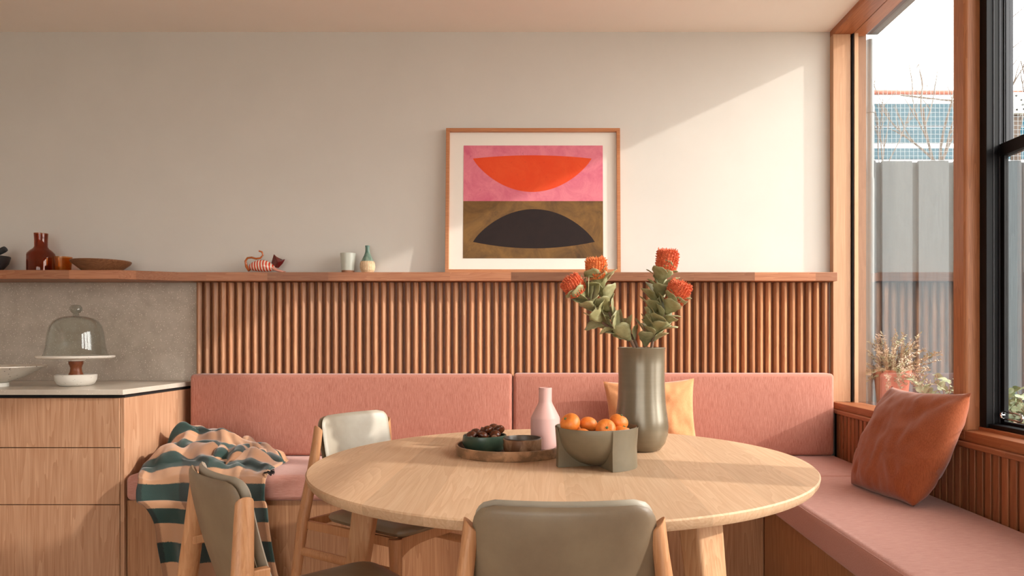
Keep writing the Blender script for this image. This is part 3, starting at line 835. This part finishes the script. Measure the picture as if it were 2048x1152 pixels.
# banksia stems
def leafmesh(m, base, d, up, L_, W_, cup=.15, bend=.25):
    d = d.normalized(); s_ = d.cross(up)
    if s_.length < 1e-3: s_ = d.cross(Vector((1,0,.2)))
    s_.normalize(); n_ = s_.cross(d).normalized()
    n = 7; rows = []
    b = len(m.v)
    for i in range(n+1):
        k = i/n
        wid = W_*(.10+.9*math.sin(PI*min(1, k*.62+.02))**1.3)*(1 if k < .9 else .62)
        ser = 1+(.09 if i % 2 else -.05)
        c = base+d*(L_*k)-n_*(bend*L_*k*k)
        for q in (-1, -.5, 0, .5, 1):
            m.v.append(tuple(c+s_*(wid*q*ser)+n_*(cup*wid*abs(q)*1.6)))
    for i in range(n):
        for q in range(4):
            m.face((b+i*5+q, b+i*5+q+1, b+(i+1)*5+q+1, b+(i+1)*5+q))
def flower(parent, c, d, r, h, mat, rng):
    """barrel of styles in spiral ribs"""
    d = d.normalized(); ref = Vector((0,1,0)) if abs(d.y) < .9 else Vector((1,0,0))
    a = (ref-d*ref.dot(d)).normalized(); bb = d.cross(a)
    m = MB()
    def pr(k):
        return r*(.66+.36*math.sin(PI*min(1, .12+k*.62))) if k < .86 else r*1.0*max(.0, (1-((k-.86)/.14)**2))**.5*.98
    m.grid(lambda u, v: c+d*(h*v)+(a*math.cos(2*PI*u)+bb*math.sin(2*PI*u))*(pr(v)*.86), 24, 14, True)
    nr = 22
    for i in range(nr):
        for j in range(13):
            k = (j+.5)/13.6
            th = 2*PI*(i/nr)+k*.35
            o_ = a*math.cos(th)+bb*math.sin(th)
            p = c+d*(h*k)+o_*(pr(k)*.84)
            tip = p+o_*(r*.20*rng.uniform(.7, 1.2))+d*(h*.07*rng.uniform(.2, 1.4))+Vector((rng.uniform(-1,1), rng.uniform(-1,1), rng.uniform(-1,1)))*.0015
            mid = (p+tip)/2+d*.0015
            m.tube([p, mid, tip], [.0026, .0028, .0014], 5)
    for i in range(40):
        th = rng.uniform(0, 2*PI); q = rng.uniform(0, .8)*r
        o_ = a*math.cos(th)+bb*math.sin(th); p = c+d*(h*.93)+o_*q
        m.tube([p, p+d*.012*rng.uniform(.5,1.2)+o_*.004], [.0024,.0012], 5)
    return obj('flower_head', m, mat, parent, sharp=60)
def banksia(label, pts, fr, fh, mat, seed, nl, fd=None, start=.27):
    rng = random.Random(seed)
    t = thing('banksia_stem', label, 'flower', pts[0], 0)
    pts = [Vector(p) for p in pts]
    # smooth path
    path = []
    n = len(pts)
    for i in range(n-1):
        p0 = pts[max(0, i-1)]; p1 = pts[i]; p2 = pts[i+1]; p3 = pts[min(n-1, i+2)]
        for k in range(8):
            u = k/8
            path.append(.5*((2*p1)+(p2-p0)*u+(2*p0-5*p1+4*p2-p3)*u*u+(3*p1-p0-3*p2+p3)*u**3))
    path.append(pts[-1])
    m = MB(); m.tube(path, [.0065-.0025*i/len(path) for i in range(len(path))], 8); obj('stem', m, M['twig'], t)
    d = fd or (path[-1]-path[-4]); d = Vector(d).normalized()
    flower(t, path[-1]-d*.004, d, fr, fh, mat, rng)
    m = MB(); N_ = len(path); ang = rng.uniform(0, 6)
    for k in range(nl):
        f = start+(1-start)*(k+.5)/nl; i = min(N_-2, int(f*(N_-1)))
        p = path[i]; tg = (path[min(N_-1, i+1)]-path[max(0, i-1)]).normalized()
        ang += 2.4
        ref = Vector((0,1,0)); a = (ref-tg*ref.dot(tg)).normalized(); bb = tg.cross(a)
        o_ = a*math.cos(ang)+bb*math.sin(ang)
        L_ = rng.uniform(.060, .088)*(1.0 if f < .88 else .75)
        leafmesh(m, p+o_*.003, o_*.75+tg*rng.uniform(.6, 1.25)+Vector((0,0,.1)), tg, L_, L_*.36, rng.uniform(.04,.16), rng.uniform(-.1,.35))
    for k in range(5):   # collar of leaves under the flower
        ang += 2*PI/5
        ref = Vector((0,1,0)) if abs(d.y) < .9 else Vector((1,0,0)); a = (ref-d*ref.dot(d)).normalized(); bb = d.cross(a)
        o_ = a*math.cos(ang)+bb*math.sin(ang)
        leafmesh(m, path[-1]-d*.008, o_*.9+d*.75, d, .048, .013, .25, .1)
    obj('leaves', m, M['leaf'], t, solid=.0012, sharp=60)
D = 2.645
base = Vector((vx, vy, T+.25))
mouth = T+.385
banksia('banksia stem leaning left with an orange flower, second from the left', [(vx+.03,vy+.02,T+.06), (vx-.015,vy+.01,mouth), PX(1222,632,D), PX(1204,575,D), PX(1195,556,D-.01)], .040, .078, M['banksia2'], 3, 31, (-.12,-.12,1))
banksia('banksia stem bent furthest left with a red orange flower', [(vx+.02,vy-.02,T+.05), (vx-.03,vy-.02,mouth), PX(1205,645,D-.03), PX(1178,600,D-.05), PX(1158,585,D-.06)], .040, .070, M['banksia'], 8, 29, (-.62,-.25,.75))
banksia('tallest banksia stem with the uppermost red orange flower', [(vx-.02,vy+.02,T+.06), (vx+.015,vy+.01,mouth), PX(1305,640,D+.02), PX(1318,585,D+.02), PX(1332,543,D+.02)], .042, .086, M['banksia'], 5, 35, (.10,-.05,1))
banksia('banksia stem leaning right with a bright orange flower low on the right', [(vx-.03,vy-.01,T+.05), (vx+.035,vy-.02,mouth), PX(1312,660,D-.03), PX(1332,625,D-.04), PX(1348,604,D-.05)], .043, .082, M['banksia'], 13, 30, (.34,-.2,.9))

# ------------------------------------------------------------------ things on the worktop
W = .902
cx, cy = PX(152,770,3.82).x, 3.82
t = thing('cake_stand', 'white ceramic cake stand with turned timber neck on the worktop', 'cake stand', (cx, cy, W))
obj('foot', MB().lathe([(0,0),(.070,0),(.086,.010),(.097,.032),(.099,.058),(.094,.062),(.086,.058),(.05,.052),(0,.050)], (cx,cy,W), 56), M['white'], t)
obj('neck', MB().lathe([(0,.051),(.036,.052),(.036,.058),(.029,.075),(.026,.095),(.030,.110),(.034,.118),(.034,.132),(.0,.133)], (cx,cy,W), 40), M['stand'], t)
obj('plate', MB().lathe([(0,.1335),(.040,.1335),(.042,.142),(.165,.147),(.181,.152),(.184,.158),(.181,.163),(.160,.161),(0,.160)], (cx,cy,W), 64), M['white'], t)
t = thing('glass_dome', 'clear glass bell dome on the cake stand', 'dome', (cx, cy, W+.1635))
pr = [(.152,.0),(.146,.012),(.139,.045),(.134,.090),(.130,.125),(.121,.160),(.104,.186),(.078,.203),(.045,.212),(.014,.215)]
pin = [(r-.003, z-.003 if k else z) for k, (r, z) in enumerate(pr)][::-1]
obj('bell', MB().lathe(pr+[(0,.2155)]+[(0,.211)]+pin+[pr[0]], (cx,cy,W+.1638), 72), M['domeglass'], t)
obj('knob', MB().lathe([(.0,.2155),(.016,.2165),(.013,.226),(.022,.234),(.030,.247),(.029,.260),(.020,.272),(0,.276)], (cx,cy,W+.1638), 36), M['knobglass'], t)
bx0 = PX(-10,770,3.74)
t = thing('footed_bowl', 'wide speckled white bowl on a foot at the left edge of the worktop', 'bowl', (bx0.x, 3.74, W))
obj('foot', MB().lathe([(0,0),(.060,0),(.060,.020),(.045,.024),(0,.024)], (bx0.x,3.74,W), 48), M['white'], t)
obj('bowl', MB().lathe([(0,.0235),(.060,.0235),(.11,.042),(.17,.074),(.225,.105),(.224,.110),(.216,.108),(.16,.080),(.09,.046),(0,.036)], (bx0.x,3.74,W), 64), speckle('worn_white_glaze', (228,222,210), (70,48,34), .35, 60, .16, (214,200,184)), t)

# ------------------------------------------------------------------ things on the shelf
Z = 1.5495
p = PX(82,540,4.15)
vessel('carafe', 'dark amber glass carafe with a wide neck on the shelf', 'carafe', [(0,0),(.068,0),(.0715,.004),(.0715,.098),(.069,.108),(.055,.124),(.040,.136),(.0335,.148),(.0335,.19),(.036,.226),(.0335,.226),(.031,.19),(.0310,.148),(.038,.133),(.052,.120),(.066,.106),(.0685,.096),(.0685,.006),(0,.006)], (p.x,4.15,Z), M['amberdark'], n=48)
p = PX(125,540,4.14)
vessel('tumbler', 'orange amber glass tumbler beside the carafe', 'glass', [(0,0),(.041,0),(.043,.003),(.050,.086),(.0478,.086),(.041,.006),(0,.006)], (p.x,4.14,Z), M['amber'], n=40)
p = PX(210,540,4.16)
vessel('wooden_dish', 'shallow dark turned wooden dish on the shelf', 'dish', [(0,0),(.095,0),(.100,.004),(.150,.045),(.156,.056),(.154,.061),(.148,.058),(.095,.016),(0,.012)], (p.x,4.125,Z), M['dishwood'], n=60)
p = PX(-25,540,4.14)
vessel('mortar', 'black stone mortar at the left end of the shelf', 'mortar', [(0,0),(.055,0),(.075,.018),(.098,.050),(.108,.088),(.106,.092),(.098,.088),(.084,.050),(.05,.026),(0,.022)], (p.x,4.145,Z), M['mortar'], n=48)
m = MB(); c0 = Vector((p.x-.045, 4.145, Z+.055)); c1 = PX(12,497,4.14)
dd = (c1-c0)
m.tube([c0, c0+dd*.05, c0+dd*.2, c0+dd*.55, c0+dd*.9, c0+dd*.98, c1], [.012,.019,.021,.015,.018,.016,.006], 16)
tag(obj('pestle', m, M['mortar']), 'black stone pestle resting in the mortar', 'pestle')

# glass cat
cc = PX(528,545,4.215); cx0 = cc.x
def stripes():
    m, t, N, L, b = nt('striped_glass'); setc(b, (230,210,196), .1, 0, .6)
    wv = N.new('ShaderNodeTexWave'); wv.wave_type = 'BANDS'; wv.bands_direction = 'X'; wv.inputs['Scale'].default_value = 19; wv.inputs['Distortion'].default_value = .6
    mp = mapping(N, L, (1, 1, .28)); mp.inputs['Rotation'].default_value = (0, .25, 0); L.new(mp.outputs[0], wv.inputs[0])
    r = ramp(N, L, wv.outputs[0], [(.45, (236,214,196)), (.56, (208,62,34))]); L.new(r.outputs[0], b.inputs['Base Color']); return m
M['stripes'] = stripes()
M['redglass'] = plain('dark_red_glass', (96,22,20), .08, 0, .7)
M['tailglass'] = plain('brown_glass', (176,92,44), .1, 0, .6)
M['blush'] = plain('blush_glass', (216,150,132), .12, 0, .6)
t = thing('glass_cat', 'little striped glass cat ornament with a curled tail on the shelf', 'ornament', (cx0, 4.215, Z))
yb = 4.215
m = MB()
def body(u, v):
    a = 2*PI*u; k = v
    x = cx0-.095+.165*k
    r = .036*math.sin(PI*min(1, max(0, k)))**.5 if 0 < k < 1 else 0
    zc = Z+.034-.006*k
    return Vector((x, yb+r*.85*math.cos(a), max(Z, zc+r*math.sin(a)*.98+(.012*math.sin(PI*k)))))
m.grid(body, 22, 22, True); obj('body', m, M['stripes'], t, weld=True, sharp=70)
def Q(px, py, dy=0): 
    q = PX(px, py, yb+dy); return q
m = MB(); m.tube([Q(499,541),Q(493,533),Q(491,522),Q(495,516),Q(503,515),Q(512,517.5),Q(521,516),Q(526,510),Q(524,504),Q(518,502)], [.010,.0085,.0065,.006,.006,.006,.0055,.005,.005,.005], 10)
obj('tail', m, M['tailglass'], t)
m = MB()
hd = [Q(541,530), Q(547.5,507.5), Q(553,513), Q(565,519), Q(571,518), Q(566,527), Q(557,536.5), Q(548,535)]
n = len(hd); ctr_f = Q(556,524,-.026); ctr_b = Q(556,524,.024)
vs = [h+Vector((0,0,0)) for h in hd]+[ctr_f, ctr_b]
m.add(vs, [(i, (i+1) % n, n) for i in range(n)]+[((i+1) % n, i, n+1) for i in range(n)])
obj('head', m, M['redglass'], t, bevel=.002, sharp=60)
m = MB(); m.tube([Q(545,536,-.01), Q(555,541,-.012), Q(567,544,-.012)], [.010,.008,.005], 10); m.tube([Q(545,537,.012), Q(556,541,.014), Q(571,544,.014)], [.010,.007,.004], 10)
obj('paw', m, M['blush'], t)

p = PX(696,545,4.215)
t = thing('beaker', 'pale celadon ceramic beaker on the shelf beside the bud vase', 'cup', (p.x, 4.215, Z))
obj('cup', MB().lathe([(.0,.013),(.0375,.013),(.0385,.018),(.0415,.060),(.0455,.116),(.043,.117),(.040,.112),(.036,.03),(0,.024)], (p.x,4.215,Z), 40), M['cup'], t)
obj('foot', MB().lathe([(0,0),(.0365,0),(.0375,.0128),(0,.0128)], (p.x,4.215,Z), 40), M['cupfoot'], t)
p = PX(735,545,4.215)
t = thing('bud_vase', 'slim bud vase with teal neck and ribbed sand coloured belly', 'vase', (p.x, 4.215, Z))
m = MB(); prof = [(0,0),(.030,0),(.040,.014),(.0435,.035),(.042,.056),(.0385,.068)]
for r, z in prof: pass
m.grid(lambda u, v: Vector((p.x+(1+.035*math.cos(2*PI*u*26))*interp([(k/5, q[0]) for k, q in enumerate(prof)], v)*math.cos(2*PI*u), 4.215+(1+.035*math.cos(2*PI*u*26))*interp([(k/5, q[0]) for k, q in enumerate(prof)], v)*math.sin(2*PI*u), Z+interp([(k/5, q[1]) for k, q in enumerate(prof)], v))), 104, 20, True)
obj('belly', m, M['budlow'], t, sharp=180)
obj('neck', MB().lathe([(.0380,.0665),(.030,.085),(.020,.105),(.0135,.125),(.0125,.145),(.0145,.162),(.012,.163),(.010,.145),(.0105,.12),(0,.10)], (p.x,4.215,Z), 36), M['budtop'], t)

# ------------------------------------------------------------------ framed print leaning on the wall
def printmat(name, a, c, vs, p=(.35,.7), spots=None):
    m, t, N, L, b = nt(name); setc(b, a, .8, 0, .2)
    mp = mapping(N, L, (1,1,1)); n = noisen(N, L, mp, vs, 8, .7, .6)
    col = ramp(N, L, n.outputs[0], [(p[0], a), (p[1], c)]).outputs[0]
    if spots:
        n2 = noisen(N, L, mp, 45, 8, .75, 1.2)
        col = mixc(N, L, ramp(N, L, n2.outputs[0], [(.60, (0,0,0)), (.74, (200,200,200))]).outputs[0], col, spots)
    L.new(col, b.inputs['Base Color']); return m
M['ppink'] = printmat('print_pink', (226,132,146), (204,96,124), 9, (.4,.75), (150,60,84))
M['porange'] = printmat('print_orange', (226,76,40), (232,88,48), 7, (.4,.7), (150,56,40))
M['pbrown'] = printmat('print_ochre', (132,98,58), (84,64,46), 6, (.38,.68), (48,38,34))
M['pblack'] = printmat('print_black', (42,34,34), (48,38,36), 8)
dW = 4.235
# local frame coordinates: origin bottom left front, x right, z up, built flat then tilted back onto the wall
fw = 350*dW/F; fhh = 293*dW/F; tilt = math.radians(3.0)
fl = PX(891,543,dW)
t = thing('framed_print', 'framed abstract print of an orange and a black half moon leaning on the wall', 'picture', (fl.x+fw/2, 4.222, Z))
def tm(mb):
    mb.xform(Matrix.Translation((fl.x, 4.2255, Z)) @ Matrix.Rotation(-tilt, 4, 'X')); return mb
bd = .021
m = MB()
m.prism([(0,0),(fw,0),(fw-bd,bd),(bd,bd)], -.012, .016, 'y'); m.prism([(fw,0),(fw,fhh),(fw-bd,fhh-bd),(fw-bd,bd)], -.012, .016, 'y')
m.prism([(fw,fhh),(0,fhh),(bd,fhh-bd),(fw-bd,fhh-bd)], -.012, .016, 'y'); m.prism([(0,fhh),(0,0),(bd,bd),(bd,fhh-bd)], -.012, .016, 'y')
obj('frame', tm(m), wood('picture_frame_oak', (206,146,104), (170,106,68), 'x', .4, .4, 1.5), t, bevel=.001)
obj('mount_board', tm(MB().box(bd-.004, fw-.017, .008, .014, bd-.004, fhh-.017)), M['paper'], t)
def L2(cx_, cy_):   # pixels of the 3.29x enlargement of the picture to frame coordinates
    return ((cx_/3.29+860-891)/350*fw, (543-(cy_/3.29+220))/293*fhh)
x0, z1 = L2(217,210); x1, zm = L2(1140,583); _, z0 = L2(0,964)
prn = obj('print', tm(MB().box(x0, x1, .0066, .0078, zm, z1)), M['ppink'], t)
obj('lower_field', tm(MB().box(x0, x1, .0066, .0078, z0, zm)), M['pbrown'], prn)
def moon(ax, bx_, yend, ytop, ybot):
    up, lo = [], []
    for k in range(41):
        f = k/40; x_ = ax+(bx_-ax)*f; q = 2*f-1
        lo.append(L2(x_, yend+(ybot-yend)*max(0, 1-abs(q)**2.0)**.85 if abs(ybot-yend) > 100 else yend+(ybot-yend)*(1-q*q)))
        up.append(L2(x_, yend+(ytop-yend)*max(0, 1-abs(q)**2.0)**.85 if abs(ytop-yend) > 100 else yend+(ytop-yend)*(1-q*q)))
    return lo+up[::-1][1:-1]
obj('orange_shape', tm(MB().prism(moon(278,1066,298,276,522), .0062, .0067, 'y')), M['porange'], prn)
obj('black_shape', tm(MB().prism(moon(282,1085,855,637,898), .0062, .0067, 'y')), M['pblack'], prn)

# ------------------------------------------------------------------ outside
struct('ground_outside', MB().box(-12, 14, -14, 12, -.45, -.202), M['garden'])
t = thing('roof_eave', 'grey eave and gutter above the window outside', 'eave', (2.0, 2.5, 3.1))
obj('soffit', MB().box(1.94, 2.03, .3, 4.46, 3.085, 3.12), M['gutter'], t)
obj('gutter', MB().box(2.03, 2.105, .3, 4.46, 3.075, 3.16), plain('gutter_face', (74,73,74), .5), t, bevel=.006)
tag(obj('outer_wall_end', MB().box(1.880, 1.945, 4.27, 4.46, -.2, 3.085), wood('brown_cladding', (128,92,70), (100,68,50), 'z')), 'timber clad wall end outside the corner window', 'wall end')
t = thing('downpipe', 'pale grey downpipe beside the corner window outside', 'pipe', (2.083, 4.52, -.1))
obj('pipe', MB().tube([(2.083,4.52,-.1),(2.083,4.52,3.07)], .024, 18), M['pipe'], t)
obj('collar', MB().tube([(2.083,4.52,2.60),(2.083,4.52,2.64)], .0285, 18), M['pipe'], t)
obj('lower_sleeve', MB().tube([(2.083,4.52,-.1),(2.083,4.52,2.18)], .0275, 18), M['pipe'], t)
# paling fence
FYD = 4.80; FT = EYE+354*FYD/F
t = thing('paling_fence', 'weathered grey timber paling fence outside', 'fence', (4, FYD, -.1))
random.seed(2)
x = 1.55; k = 0
m2 = MB()
while x < 6.4:
    obj('paling', MB().box(x, x+.205, FYD-.012+random.uniform(-.002,.002), FYD+.012, -.1, FT+random.uniform(-.004,.004)), M['fence'], t, bevel=.002)
    x += .247
x = 1.45
m = MB()
while x < 6.4: m.box(x, x+.20, FYD+.022, FYD+.042, -.1, FT-.003); x += .247
obj('rear_palings', m, M['fence'], t)
obj('rail', MB().box(1.45, 6.5, FYD+.044, FYD+.09, 1.6, 1.69), M['fence'], t)
# blue screen beyond
t = thing('slatted_screen', 'blue painted horizontal slat screen beyond the fence', 'screen', (4.5, 6.5, 0))
for a, b_ in ((207,252), (254,285.5), (296,318), (330,360)):
    obj('slat', MB().box(1.8, 9.5, 6.5, 6.53, EYE-(b_-676)/F*6.5, EYE-(a-676)/F*6.5), M['bluefence'], t, bevel=.003)
for x in (2.0, 5.2, 8.6): obj('post', MB().box(x, x+.09, 6.54, 6.63, -.1, 3.32), M['bluefence'], t)
m = MB(); m.tube([(1.8,6.3,EYE-(184-676)/F*6.3),(9.5,6.3,EYE-(190-676)/F*6.3)], .022, 12)
t = thing('garden_rail', 'thin brown rail above the blue screen outside', 'rail', (4, 6.3, 0))
obj('bar', m, M['terra'], t)
for x in (2.0, 8.8): obj('post', MB().tube([(x,6.3,-.1),(x,6.3,EYE-(187-676)/F*6.3)], .02, 10), M['bark'], t)
m = MB(); m.tube([PX(1800,190,6.1), PX(1860,197,6.0), PX(1920,203,5.9), PX(2090,224,5.8)], .008, 8)
tag(obj('cable', m, M['bark']), 'slack grey cable hanging across the sky outside', 'cable')
# wire mesh on the fence
m = MB(); yw = 4.86; z0 = FT-.1; z1 = EYE+496*yw/F
x = 2.0
while x < 4.4: m.box(x, x+.0018, yw, yw+.0014, z0, z1+.01*math.sin(x*5)); x += .030
z = z0
while z < z1: m.box(2.0, 4.4, yw+.0015, yw+.003, z, z+.0018); z += .030
tag(obj('wire_mesh', m, M['wire']), 'square wire netting standing above the paling fence', 'netting')
t = thing('nesting_box', 'small pale box on a stake by the fence, seen through the sash window', 'box', (3.36, 5.0, -.1))
bxp = PX(2030,210,5.05)
obj('box', MB().box(bxp.x-.045, bxp.x+.045, 5.0, 5.09, bxp.z-.075, bxp.z+.075), plain('pale_ply', (206,206,200), .8), t, bevel=.004)
m = MB()
for dx, dz in ((.012,.02),(.02,-.015),(-.025,.05),(-.02,-.05),(.03,-.045)): m.tube([(bxp.x+dx,5.001,bxp.z+dz),(bxp.x+dx,4.997,bxp.z+dz)], .007, 10)
obj('hole', m, M['gap'], t)
obj('stake', MB().box(bxp.x-.02, bxp.x+.02, 5.03, 5.07, -.1, bxp.z-.07), M['bark'], t)
# bare trees
def bare_tree(label, base, top, spread, seed, depth=4, fan=5, trunk_r=.03):
    rng = random.Random(seed); m = MB()
    def br(p, d, L_, r, lev):
        pts = [p]; q = p.copy(); dd = d.normalized()
        for k in range(4):
            dd = (dd+Vector((rng.uniform(-1,1), rng.uniform(-.6,.6), rng.uniform(-.3,.6)))*.16).normalized()
            q = q+dd*L_/4; pts.append(q.copy())
        m.tube(pts, [r*(1-.14*k) for k in range(5)], 6)
        if lev:
            for k in range(3 if lev > 1 else 2):
                i = rng.choice((2, 3, 4))
                nd = (dd+Vector((rng.uniform(-1,1), rng.uniform(-.5,.5), rng.uniform(-.1,.6)))*.85).normalized()
                br(pts[i], nd, L_*rng.uniform(.5,.75), r*.6, lev-1)
    t = thing('bare_tree', label, 'tree', base)
    tm_ = MB(); tm_.tube([base, (base+top)/2+Vector((.03,0,0)), top], [trunk_r*1.3, trunk_r*1.1, trunk_r], 8)
    obj('trunk', tm_, M['bark'], t)
    for k in range(fan):
        a = -1+2*k/(fan-1)
        br(top-Vector((0,0,.1*rng.random())), Vector((a*spread, rng.uniform(-.3,.3), 1)), rng.uniform(.35,.6), trunk_r*.42, depth-2)
    obj('branches', m, M['bark'], t)
def G(px, py, d): return PX(px, py, d)
b = G(1880,330,5.5); bare_tree('bare branching tree behind the fence in the corner window', Vector((b.x,5.5,-.1)), Vector((b.x,5.5,b.z)), .8, 3, fan=6)
b = G(1765,345,5.4); bare_tree('thin bare sapling behind the fence near the downpipe', Vector((b.x,5.4,-.1)), Vector((b.x,5.4,b.z)), .5, 9, fan=4, trunk_r=.014)
b = G(2032,215,5.7); bare_tree('bare twiggy tree behind the pale box in the sash window', Vector((b.x,5.7,-.1)), Vector((b.x,5.7,b.z-.2)), .5, 21, fan=6, depth=4)
# ledge, pots, shrubs
t = thing('garden_ledge', 'weathered timber ledge outside below the window', 'ledge', (2.4, 3.2, -.1))
obj('top', MB().box(2.05, 2.85, 1.2, 4.485, .66, .70), M['ledge'], t, bevel=.003)
obj('front', MB().box(2.06, 2.84, 1.22, 4.48, -.1, .655), M['ledge'], t)
pc = Vector((2.145, 4.36, .7005))
t = thing('plant_pot', 'terracotta flower pot outside the corner window', 'pot', pc)
obj('pot', MB().lathe([(0,0),(.078,0),(.080,.003),(.100,.215),(.107,.216),(.110,.262),(.104,.264),(.100,.258),(.094,.21),(0,.20)], pc, 44), M['terra'], t)
obj('soil', MB().lathe([(0,.236),(.0975,.236)], pc, 30), M['soil'], t)
def needle_plant(label, c, rx, rz, n, seed, mat, lean=(0,0)):
    rng = random.Random(seed); t = thing('needle_shrub', label, 'shrub', c)
    ms = MB(); ml = MB()
    for k in range(n):
        a = rng.uniform(0, 2*PI); e = rng.uniform(.05, 1.0)
        d = Vector((math.cos(a)*(1-e*.6)*rx/.2+lean[0], math.sin(a)*(1-e*.6)+lean[1], e*1.1-.12))
        L_ = rng.uniform(.5, 1.0)*rz
        pts = [Vector(c)]; dd = d.normalized()
        for q in range(6):
            dd = (dd+Vector((rng.uniform(-1,1), rng.uniform(-1,1), rng.uniform(-1,.6)))*.22).normalized(); pts.append(pts[-1]+dd*L_/6)
        ms.tube(pts, [.003-.0003*q for q in range(7)], 4)
        for q in range(1, 7):
            for w_ in range(10):
                p_ = pts[q-1].lerp(pts[q], w_/10)
                o_ = Vector((rng.uniform(-1,1), rng.uniform(-1,1), rng.uniform(-.3,1))).normalized()
                s2 = o_.cross(dd)
                if s2.length < .01: continue
                s2 = s2.normalized()*.0032; l = rng.uniform(.014,.026)
                ml.add([p_-s2*.6, p_+s2*.6, p_+o_*l*.6+s2, p_+o_*l, p_+o_*l*.6-s2], [(0,1,2,3,4)])
    obj('stems', ms, M['twig'], t); obj('needles', ml, mat, t)
    return t
needle_plant('bushy fine leaved plant growing out of the terracotta pot', pc+Vector((0,0,.237)), .24, .33, 95, 5, M['needle'], (.12,0))
def leafy(label, c, h, r, n, seed):
    rng = random.Random(seed); t = thing('leafy_shrub', label, 'shrub', c)
    ms = MB(); ml = MB()
    for k in range(n):
        a = rng.uniform(0, 2*PI); d = Vector((math.cos(a)*r/h, math.sin(a)*r/h, rng.uniform(.7,1.1))); pts = [Vector(c)]; dd = d.normalized(); L_ = h*rng.uniform(.7,1.1)
        for q in range(6):
            dd = (dd+Vector((rng.uniform(-1,1), rng.uniform(-1,1), rng.uniform(-.4,.5)))*.2).normalized(); pts.append(pts[-1]+dd*L_/6)
        ms.tube(pts, [.004-.0004*q for q in range(7)], 5)
        for q in range(1, 7):
            for w_ in range(2):
                o_ = Vector((rng.uniform(-1,1), rng.uniform(-1,1), rng.uniform(-.2,.8))).normalized()
                l = rng.uniform(.035,.065)
                leafmesh(ml, pts[q].lerp(pts[q-1], w_*.5), o_, dd, l, l*.34, .15, .2)
    obj('stems', ms, M['twig'], t); obj('leaves', ml, M['shrub'], t)
    return t
leafy('leafy green shrub on the ledge right of the terracotta pot', Vector((2.28, 3.98, .704)), .28, .22, 20, 3)
leafy('leafy shrub on the ledge seen low through the sash window', Vector((2.30, 3.30, .704)), .26, .22, 20, 8)
needle_plant('pale fine leaved shrub low outside the sash window', Vector((2.22, 3.02, .7045)), .22, .26, 46, 15, M['shrub'])
leafy('leafy shrub on the ledge hidden beside the window post', Vector((2.45, 3.62, .704)), .26, .20, 12, 18)
